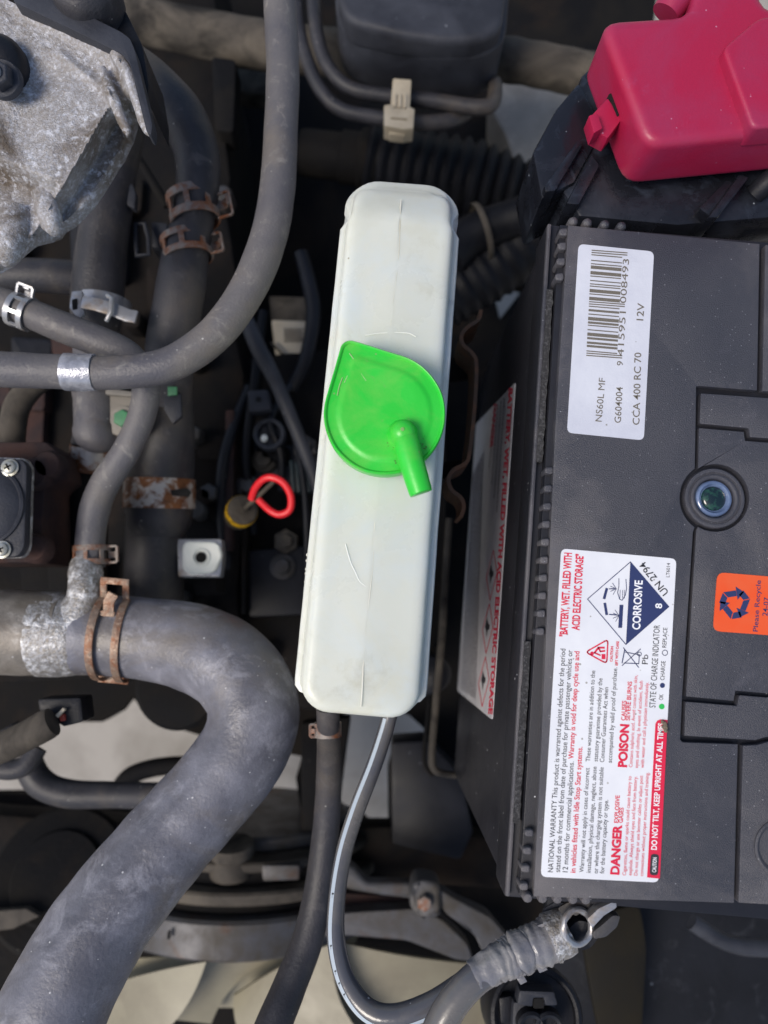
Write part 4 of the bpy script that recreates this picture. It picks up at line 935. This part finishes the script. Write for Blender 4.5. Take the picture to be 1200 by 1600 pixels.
hose('tray_rail', [(702, 810, -192, 11), (696, 900, -192, 11), (690, 1000, -192, 12), (681, 1100, -192, 12), (675, 1180, -192, 12), (680, 1203, -192, 12), (700, 1210, -192, 11), (730, 1212, -192, 11)], M_tan, 'thin brown metal rail along the foot of the battery', 'rail', seg=12)
hose('tray_rail', [(676, 1010, -215, 7), (670, 1100, -215, 7), (664, 1160, -215, 7), (664, 1195, -215, 7), (676, 1212, -215, 7)], M_dirt, 'thinner black rail left of the brown battery rail', 'rail', seg=12)
props(MB().lathe(P(668, 1055, -205), V((-.3, 0, 1)), [(12, -14), (12, 0), (10.5, 1.5), (.1, 2)], 28).build('rubber_buffer', M_dark, smooth=50), 'round black rubber buffer beside the near end of the bottle', 'buffer')

# ================================================================== BELOW THE BOTTLE
hose('outlet_hose', [(512, 1104, -58, 36), (513, 1130, -62, 36), (514, 1170, -75, 38), (513, 1240, -88, 41), (507, 1320, -94, 43), (496, 1400, -95, 46), (480, 1470, -93, 50), (455, 1535, -88, 53), (428, 1600, -80, 57), (405, 1660, -74, 60)], M_rubd, 'black hose leaving the near end of the bottle towards the bottom edge')
clamp('small rust coloured clamp where the hose joins the bottle', 512, 1140, -66, 18, (.02, 1), (-1, .1), 22, 9, M_rust, .3, ladder=False)
def overflow():
    keys = [(612, 1105, -62, 24), (603, 1140, -62, 24), (585, 1195, -60, 25), (558, 1265, -57, 26), (537, 1335, -53, 26), (526, 1410, -48, 27), (526, 1475, -43, 29), (542, 1535, -38, 31), (575, 1578, -34, 34), (618, 1588, -32, 36), (672, 1570, -32, 36), (720, 1540, -34, 36), (760, 1510, -38, 36)]
    root = thing('overflow_tube', 'grey tube with a pale blue printed stripe looping under the bottle', 'tube', P(560, 1400, -70))
    pts, rad = path(keys, 10)
    MB().tube(pts, rad, 24).build('tube', M_vinyl, root, smooth=60)
    fr = upframe(pts)
    def pos(i, ang, lift=.12):
        t, u, w = fr[i]; return pts[i]+(u*math.cos(ang)+w*math.sin(ang))*(rad[i]+lift)
    t, u, w = fr[40]; sg = 1 if w.x < 0 else -1              # stripe on the left / outer flank
    a0, a1 = .35*sg, .85*sg
    mb = MB(); N = len(pts); vs = []; fs = []
    for i in range(6, N):
        for k in range(4): vs.append(pos(i, a0+(a1-a0)*k/3))
    for i in range(N-7):
        for k in range(3): fs.append((i*4+k, i*4+k+1, (i+1)*4+k+1, (i+1)*4+k))
    mb.add(vs, fs); st = mb.build('stripe', M_stripe, root)
    mb = MB()
    for i in (48, 60, 66, 69, 72, 83, 84, 104, 105):
        for k in (0, 1):
            A = pos(i, a0*.9+a1*.1+.1*sg*k, .2); B = pos(i+1, a0*.9+a1*.1+.1*sg*k, .2); C_ = pos(i+1, a0*.4+a1*.6, .2); D = pos(i, a0*.4+a1*.6, .2)
            m_ = lambda p, q, f: p.lerp(q, f)
            if k == 0: mb.add([m_(A, B, .0), m_(A, B, .35), m_(D, C_, .35), m_(D, C_, .0)], [(0, 1, 2, 3)])
            else: mb.add([m_(A, D, .45), m_(B, C_, .45), m_(B, C_, .6), m_(A, D, .6)], [(0, 1, 2, 3)])
    mb.build('stripe_print', I_black, root)
overflow()
def earth():
    root = thing('battery_cable', 'taped grey battery cable ending in a torn metal lug below the battery', 'cable', P(800, 1500, -40))
    pts, rad = path([(672, 1650, -12, 54), (690, 1600, -12, 52), (712, 1562, -12, 49), (748, 1525, -13, 48), (790, 1502, -15, 50), (812, 1492, -16, 52)], 8)
    MB().tube(pts, rad, 28).build('insulation', M_vinyl, root, smooth=60)
    pts, rad = path([(742, 1526, -13, 50), (775, 1506, -14, 55), (792, 1499, -15, 60), (803, 1493, -16, 60), (812, 1488, -16, 66), (822, 1483, -17, 64), (845, 1474, -17, 66), (862, 1466, -18, 70), (873, 1460, -18, 64)], 8)
    rad = [r*(1+(.028*math.sin(i*1.7+3*noise.noise(pts[i]*.2)))+.07*noise.noise(pts[i]*.5)) for i, r in enumerate(rad)]
    MB().tube(pts, rad, 32).build('tape_wrap', M_wrap, root, smooth=60, rough=.7, rscale=.35)
    for (x, y, dx, dy) in ((738, 1504, -10, 10), (806, 1528, 8, 12), (838, 1510, 6, 12), (782, 1478, -6, -8), (840, 1446, -8, -4)):
        slab('tape_flap', [(x, y), (x+12, y-4), (x+14+dx*.5, y+6), (x+dx, y+dy)], -14, .6, M_wrap, root, bevel=.1, rough=.5)
    # frayed light sheath and open lug
    pts, rad = path([(858, 1466, -17, 72), (872, 1460, -17, 70), (888, 1453, -17, 66)], 5)
    MB().tube(pts, rad, 30).build('sheath', M_frost, root, rough=.5, rscale=.4, smooth=60)
    q = arc(902, 1448, 27, 0, 360, 26)[:-1]
    MB().tube([P(902+(x-902)*.82, y, -10-(x-902)*.08) for x, y in q], mm(10, P(902, 1448, -10))/2, 10, closed=True).build('lug_ring', M_zinc, root, rough=.5, rscale=.4)
    MB().lathe(P(902, 1448, -22), V((0, 0, 1)), [(5.4, -6), (5.4, 6), (4.8, 7), (.1, 7)], 22).build('lug_core', M_dark, root, rough=.8, rscale=.3)
    slab('lug_prong', [(918, 1436), (935, 1420), (962, 1408), (964, 1418), (945, 1430), (925, 1450)], -6, 5, M_zinc, root, bevel=.8, fil=3, rough=.2)
    slab('lug_prong', [(926, 1456), (940, 1446), (958, 1430), (970, 1432), (965, 1448), (948, 1464), (928, 1468)], -10, 5, M_steel, root, bevel=.8, fil=4, rough=.2)
    slab('tape_leaf', [(842, 1446), (850, 1422), (868, 1408), (892, 1412), (880, 1434), (862, 1448)], -20, 1, M_dark2, root, bevel=.2, fil=5, rough=.6)
    slab('tape_leaf', [(872, 1418), (890, 1408), (925, 1404), (918, 1422), (898, 1428), (882, 1432)], -12, 1.2, M_steel, root, bevel=.3, fil=4, rough=1)
earth()
def plug():
    root = thing('round_connector', 'black round electrical connector at the bottom edge under the cable', 'connector', P(835, 1570, -120))
    c = P(838, 1590, -92); t = V((0, .25, 1))
    MB().lathe(c, t, [(21, -30), (21, -2), (20, 0), (18.6, .6), (17.5, 0), (17, -3), (.1, -3)], 40).build('shell', M_dark, root, smooth=40)
    slab('insert', [(802, 1566), (868, 1566), (872, 1640), (798, 1640)], -88, 10, M_dark2, root, bevel=1.5)
    slab('keyway', [(834, 1560), (850, 1560), (850, 1576), (834, 1576)], -84, 6, M_hole, root, bevel=.2)
    slab('bridge', [(812, 1548), (866, 1550), (872, 1572), (852, 1572), (850, 1560), (834, 1560), (832, 1574), (808, 1570)], -83, 8, M_dark2, root, bevel=1)
    for x in (828, 856):
        MB().lathe(P(x, 1598, -86), V((0, 0, 1)), [(6, -3), (6, 3), (5, 4), (3.6, 3.4), (3.4, 1), (.1, 1)], 22).build('socket', M_dark, root, smooth=40)
    slab('side_clip', [(780, 1560), (800, 1556), (798, 1600), (782, 1600)], -92, 10, M_dark, root, bevel=1)
plug()

# ================================================================== LOWER LEFT
def lowleft():
    hose('tan_conduit', [(-40, 1186, -96, 46), (0, 1170, -96, 47), (40, 1150, -96, 47), (70, 1134, -96, 48), (82, 1128, -96, 44)], M_tan, 'dusty tan conduit poking in at the lower left edge', 'tube')
    root = thing('plug_socket', 'dark clear plug with a red spot at the conduit end', 'plug', P(92, 1112, -125))
    slab('shell', [(58, 1092), (126, 1090), (130, 1128), (98, 1136), (60, 1110)], -102, 16, M_dark, root, bevel=1.5)
    slab('red_spot', [(92, 1118), (100, 1116), (102, 1126), (94, 1128)], -100.5, 2, mat('dull_red', '#a8483a', .6), root, bevel=.3)
    slab('pin', [(86, 1118), (98, 1106), (102, 1109), (90, 1122)], -98.5, 2, M_cream, root, bevel=.3)
    hose('lower_pipe', [(10, 1140, -190, 44), (40, 1185, -190, 44), (62, 1222, -190, 44), (105, 1240, -190, 43), (180, 1242, -190, 40), (270, 1244, -190, 40), (340, 1246, -190, 40)], M_rubd, 'dark pipe curving along beneath the thick radiator hose', 'pipe')
    hose('ground_strap', [(-30, 1190, -150, 30), (10, 1202, -150, 32), (40, 1196, -150, 30), (60, 1168, -152, 28)], M_rubd, 'short dark rubber hose below the tan conduit', 'hose')
lowleft()

# ================================================================== FAN, PULLEYS, ARMS (bottom)
def fan():
    root = thing('cooling_fan', 'beige plastic cooling fan with curved blades at the bottom edge', 'fan', P(420, 1660, -420))
    def blade(A, B, C_, D, z, cup, nm='blade'):       # corners (px,py): A-B upper edge, D-C lower edge
        n = 14; mb = MB(); top = []
        for i in range(n+1):
            for j in range(n+1):
                s, t = i/n, j/n
                x = (A[0]*(1-s)+B[0]*s)*(1-t)+(D[0]*(1-s)+C_[0]*s)*t; y = (A[1]*(1-s)+B[1]*s)*(1-t)+(D[1]*(1-s)+C_[1]*s)*t
                y += A[2]*math.sin(math.pi*s)*(1-t); x += B[2]*math.sin(math.pi*t)*s+D[2]*math.sin(math.pi*t)*(1-s)
                zz = z[0]*(1-s)*(1-t)+z[1]*s*(1-t)+z[2]*s*t+z[3]*(1-s)*t+cup*math.sin(math.pi*s)
                top.append(P(x, y, zz))
        m_ = (n+1)**2; fs = []
        for i in range(n):
            for j in range(n):
                a = i*(n+1)+j; q = (a, a+1, a+n+2, a+n+1); fs.append(q); fs.append(tuple(k+m_ for k in reversed(q)))
        rim = [i*(n+1) for i in range(n+1)]+[n*(n+1)+j for j in range(1, n+1)]+[i*(n+1)+n for i in range(n-1, -1, -1)]+[j for j in range(n-1, 0, -1)]
        for k in range(len(rim)): a, b = rim[k], rim[(k+1) % len(rim)]; fs.append((a, b, b+m_, a+m_))
        mb.add(top+[p-V((0, 0, 3)) for p in top], fs); mb.build(nm, M_fan, root, smooth=50)
    blade((150, 1545, -4), (322, 1503, 26), (180, 1680, 0), (90, 1690, 10), (-262, -228, -240, -262), 3)
    blade((130, 1500, 8), (478, 1466, -30), (330, 1600, 0), (200, 1585, 40), (-275, -262, -270, -275), 7)
    blade((365, 1556, -6), (520, 1474, -40), (640, 1690, 0), (450, 1690, -28), (-262, -240, -225, -250), 5)
    blade((505, 1466, 6), (752, 1508, 40), (705, 1690, 0), (560, 1690, -10), (-262, -268, -262, -255), 6)
    blade((150, 1502, 10), (560, 1460, 0), (520, 1578, 0), (230, 1572, 30), (-285, -285, -290, -290), 6)
    MB().lathe(P(400, 1700, -400), V((0, 1, 0)), [(60, -30), (62, 30), (50, 34), (.1, 34)], 40).build('hub', M_fan, root, smooth=40)
fan()
def pulley():
    root = thing('water_pump_pulley', 'dull grey stepped pulley behind the fan beneath the radiator hose', 'pulley', P(370, 1440, -470))
    c = P(345, 1455, -228)-V((0, 0, 102)); ax = V((0.02, 1, 0))
    def band(nm, r, y0, y1, mt, ed=1.5): MB().lathe(c, ax, [(r-ed, y0), (r, y0+ed), (r, y1-ed), (r-ed, y1)], 72).build(nm, mt, root, smooth=40)
    band('rear_flange', 102, -19, 5, M_steel, 2); band('groove', 92, 5, 12, M_dirt); band('front_flange', 98, 12, 20, M_tan); band('belt_groove', 86, 20, 30, M_dirt)
    band('hub_step', 92, 30, 36, M_tan, 1.2); band('hub', 74, 36, 46, M_steel, 2)
    MB().lathe(P(362, 1350, -250), V((0, 1, .2)), [(10, -8), (14, -6), (15, 0), (13, 6), (15, 8), (14, 14), (.1, 15)], 28).build('bearing_nose', M_tan, root, smooth=50)
    slab('timing_slot', [(262, 1456), (266, 1454), (265, 1468), (261, 1468)], -229, 2, M_hole, root, bevel=.1)
    slab('lug', [(408, 1352), (468, 1352), (468, 1376), (410, 1378)], -240, 16, M_steel, root, bevel=2)
pulley()
def arms():
    root = thing('adjuster_arm', 'grey metal adjuster arm with rusty pivot bolt right of the striped tube', 'bracket', P(650, 1420, -300))
    slab('upper_arm', [(520, 1345), (552, 1352), (570, 1378), (640, 1380), (660, 1384), (660, 1408), (600, 1400), (540, 1390), (515, 1370)], -236, 12, M_steel, root, bevel=3, bseg=3, fil=10, smooth=50, rough=.8, rscale=.1)
    slab('lower_arm', [(400, 1440), (480, 1432), (560, 1425), (650, 1420), (690, 1436), (730, 1475), (742, 1505), (715, 1500), (640, 1470), (540, 1462), (400, 1470)], -240, 14, M_steel, root, bevel=3, bseg=3, fil=10, smooth=50, rough=.8, rscale=.1)
    slab('right_arm', [(680, 1388), (720, 1410), (765, 1432), (800, 1475), (790, 1510), (756, 1490), (742, 1460), (700, 1430), (686, 1412)], -226, 14, M_steel, root, bevel=3, bseg=3, fil=10, smooth=50, rough=.8, rscale=.1)
    slab('web', [(520, 1395), (640, 1402), (640, 1428), (540, 1424)], -256, 10, M_brown, root, bevel=1.5)
    pv = slab('pivot', [(650, 1374), (688, 1380), (690, 1432), (660, 1440), (640, 1420), (640, 1392)], -222, 24, M_steel, root, bevel=3, bseg=3, fil=10, smooth=50, rough=.6)
    MB().lathe(P(663, 1410, -221), V((0, 0, 1)), [(4.6, 0), (4.6, 2.5), (4, 3.2), (.1, 3.2)], 6).build('pivot_bolt', M_rust, pv, bevel=.3)
arms()
# ================================================================== LOWER RIGHT PANELS
o = slab('inner_wing', [(850, 1380), (1500, 1380), (1500, 1800), (760, 1800), (790, 1640), (870, 1560)], -235, 12, mat('wing_blue_black', '#101218', .65, col2='#181b23', sc=22, bump=.4, bsc=260, speck=.08, spsc=200, spcol='#6f747c', spec=.25, scuff='#2e3036', scsc=60), None, bevel=2, sub=3, rough=2, rscale=.03)
props(o, 'dark dirty inner wing panel in the lower right corner', 'panel')
o = slab('splash_panel', [(905, 1440), (1000, 1410), (1012, 1480), (1000, 1680), (950, 1680), (925, 1560)], -205, 6, mat('olive_dirty_panel', '#1d1b17', .7, spec=.15, col2='#262219', sc=20, bump=.3, bsc=300), None, bevel=2, fil=20)
props(o, 'brownish dirty splash panel below the battery corner', 'panel')
hose('wing_seam_pipe', [(1080, 1440, -190, 26), (1130, 1470, -190, 26), (1180, 1480, -190, 28), (1260, 1475, -190, 28)], M_dark2, 'dusty dark pipe under the battery in the lower right', 'pipe')

# ================================================================== ENGINE BLOCK AND UNDERTRAY
def block():
    root = thing('engine_block', 'grimy black engine block behind the hoses on the left', 'engine', P(200, 500, -400))
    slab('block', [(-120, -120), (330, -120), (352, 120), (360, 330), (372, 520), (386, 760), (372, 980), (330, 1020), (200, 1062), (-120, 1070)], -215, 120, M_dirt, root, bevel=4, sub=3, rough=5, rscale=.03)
    random.seed(11)
    for i in range(26):
        x = random.uniform(-20, 350); y = random.uniform(130, 1000); a = random.uniform(14, 44); b = random.uniform(14, 60)
        slab('boss', [(x-a, y-b), (x+a, y-b+5), (x+a-4, y+b), (x-a+6, y+b-3)], -212+random.uniform(0, 16), 22, random.choice([M_dirt, M_dirt, M_dark, M_brown]), root, bevel=3, fil=8)
    for i in range(14):
        MB().lathe(P(random.uniform(0, 350), random.uniform(250, 1000), -203), V((0, 0, 1)), [(6, -12), (6, 2), (5, 4), (.1, 4)], 6 if i % 2 else 16).build('bolt_head', random.choice([M_dirt, M_steel]), root, bevel=.5)
block()
def gearbox():
    root = thing('gearbox_housing', 'black gearbox housing in the gap left of the bottle', 'gearbox', P(430, 800, -400))
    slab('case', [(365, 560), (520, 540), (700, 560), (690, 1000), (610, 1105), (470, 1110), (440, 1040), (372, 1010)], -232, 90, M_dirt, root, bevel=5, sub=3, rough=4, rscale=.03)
    random.seed(5)
    for k in range(4):
        x0 = random.uniform(375, 470); y0 = random.uniform(470, 640); x1 = x0+random.uniform(-40, 60); y1 = y0+random.uniform(150, 420)
        pts, rad = path([(x0, y0, -215, 9+k % 4*3), ((x0+x1)/2+random.uniform(-35, 35), (y0*2+y1)/3, -205, 9+k % 4*3), ((x0+x1)/2+random.uniform(-30, 30), (y0+y1*2)/3, -210, 9+k % 4*3), (x1, y1, -222, 9+k % 4*3)], 7)
        MB().tube(pts, rad, 12).build('wire', random.choice([M_dark, M_bell]), root)
    for k in range(10):
        MB().lathe(P(random.uniform(385, 490), random.uniform(560, 1040), -216), V((0, 0, 1)), [(8, -12), (8, 1), (5, 1.2), (5, 5), (4.4, 6), (.1, 6)], 6 if k % 2 else 18).build('bolt_head', random.choice([M_steel, M_dirt, M_tan]), root, bevel=.4)
    slab('shelf', [(395, 690), (500, 700), (500, 760), (398, 750)], -222, 20, M_dark2, root, bevel=2)
    slab('shelf', [(386, 860), (500, 850), (490, 960), (388, 965)], -218, 20, M_dark, root, bevel=3)
    slab('rib', [(378, 690), (386, 690), (384, 960), (376, 960)], -212, 20, M_dirt, root, bevel=1.5)
    slab('rib', [(352, 640), (366, 640), (362, 860), (350, 860)], -205, 20, M_brown, root, bevel=1.5)
    for k in range(5): slab('fin', [(452+k*8, 720+k*3), (457+k*8, 718+k*3), (462+k*8, 768), (456+k*8, 770)], -206, 10, mat('teal_black', '#12242a', .5), root, bevel=.5) if k < 4 else None
gearbox()
TR = [(-140, -140), (1040, -140), (1000, 250), (905, 500), (880, 1300), (905, 1780), (-140, 1780)]
holes = [[(-90, 1165), (20, 1175), (70, 1128), (160, 1128), (188, 1112), (206, 1088), (222, 1108), (255, 1132), (330, 1154), (420, 1172), (472, 1182), (462, 1215), (474, 1292), (400, 1294), (330, 1290), (200, 1262), (100, 1256), (40, 1240), (-90, 1242)],
         [(532, 1120), (560, 1100), (600, 1100), (640, 1118), (664, 1140), (667, 1158), (616, 1163), (606, 1200), (607, 1294), (580, 1298), (562, 1272), (530, 1262)],
         [(720, 1326), (765, 1296), (800, 1290), (815, 1370), (780, 1354)],
         [(756, 237), (786, 203), (806, 250), (822, 300), (806, 290), (802, 276), (796, 288), (786, 280), (782, 264), (772, 262), (766, 250)],
         [(771, 322), (800, 313), (806, 322), (778, 330)], [(771, 458), (796, 441), (820, 448), (781, 498)]]
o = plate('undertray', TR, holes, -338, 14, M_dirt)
props(o, kind='structure')
# dark things crossing the gaps
o = slab('lower_beam', [(-120, 1262), (330, 1296), (640, 1292), (900, 1330), (900, 1400), (500, 1370), (-120, 1330)], -300, 30, M_dirt, None, bevel=4, sub=2, rough=2, rscale=.05)
props(o, 'black lower beam crossing behind the hoses near the bottom', 'beam')
o = MB().lathe(P(275, 1080, -180), V((0, -.2, 1)), [(24, -30), (24, -2), (21, 1), (8, 2), (.1, 2)], 40).build('idler_pulley', M_dirt, smooth=40)
props(o, 'black round idler pulley inside the radiator hose bend', 'pulley')
hose('lower_link', [(180, 1240, -270, 26), (205, 1212, -270, 28), (250, 1198, -270, 28), (310, 1196, -270, 28), (360, 1200, -270, 28)], M_dirt, 'black curved link arm showing beneath the radiator hose', 'link')
o = slab('mount_bracket', [(470, 1130), (548, 1120), (540, 1180), (530, 1262), (500, 1300), (470, 1300)], -270, 20, M_dirt, None, bevel=3)
props(o, 'black mounting bracket behind the outlet hose', 'bracket')
o = slab('support_box', [(612, 1160), (668, 1156), (720, 1210), (740, 1300), (720, 1345), (612, 1320)], -280, 40, M_dark, None, bevel=3)
props(o, 'black plastic support box below the battery foot', 'box')
o = MB().lathe(P(90, 1372, -255), V((0, .5, 1)), [(46, -40), (46, -4), (43, 0), (30, 1), (28, 4), (12, 5), (.1, 5)], 44).build('crank_pulley', M_dirt, smooth=40)
props(o, 'large black crank pulley in the gloom left of the radiator hose', 'pulley')
o = slab('fan_shroud_edge', [(-60, 1428), (40, 1420), (62, 1432), (20, 1452), (-60, 1462)], -235, 6, M_tan, None, bevel=1)
props(o, 'tan strip of shroud edge at the left below the black pulley', 'shroud')
bpy.data.objects.remove(_fo)
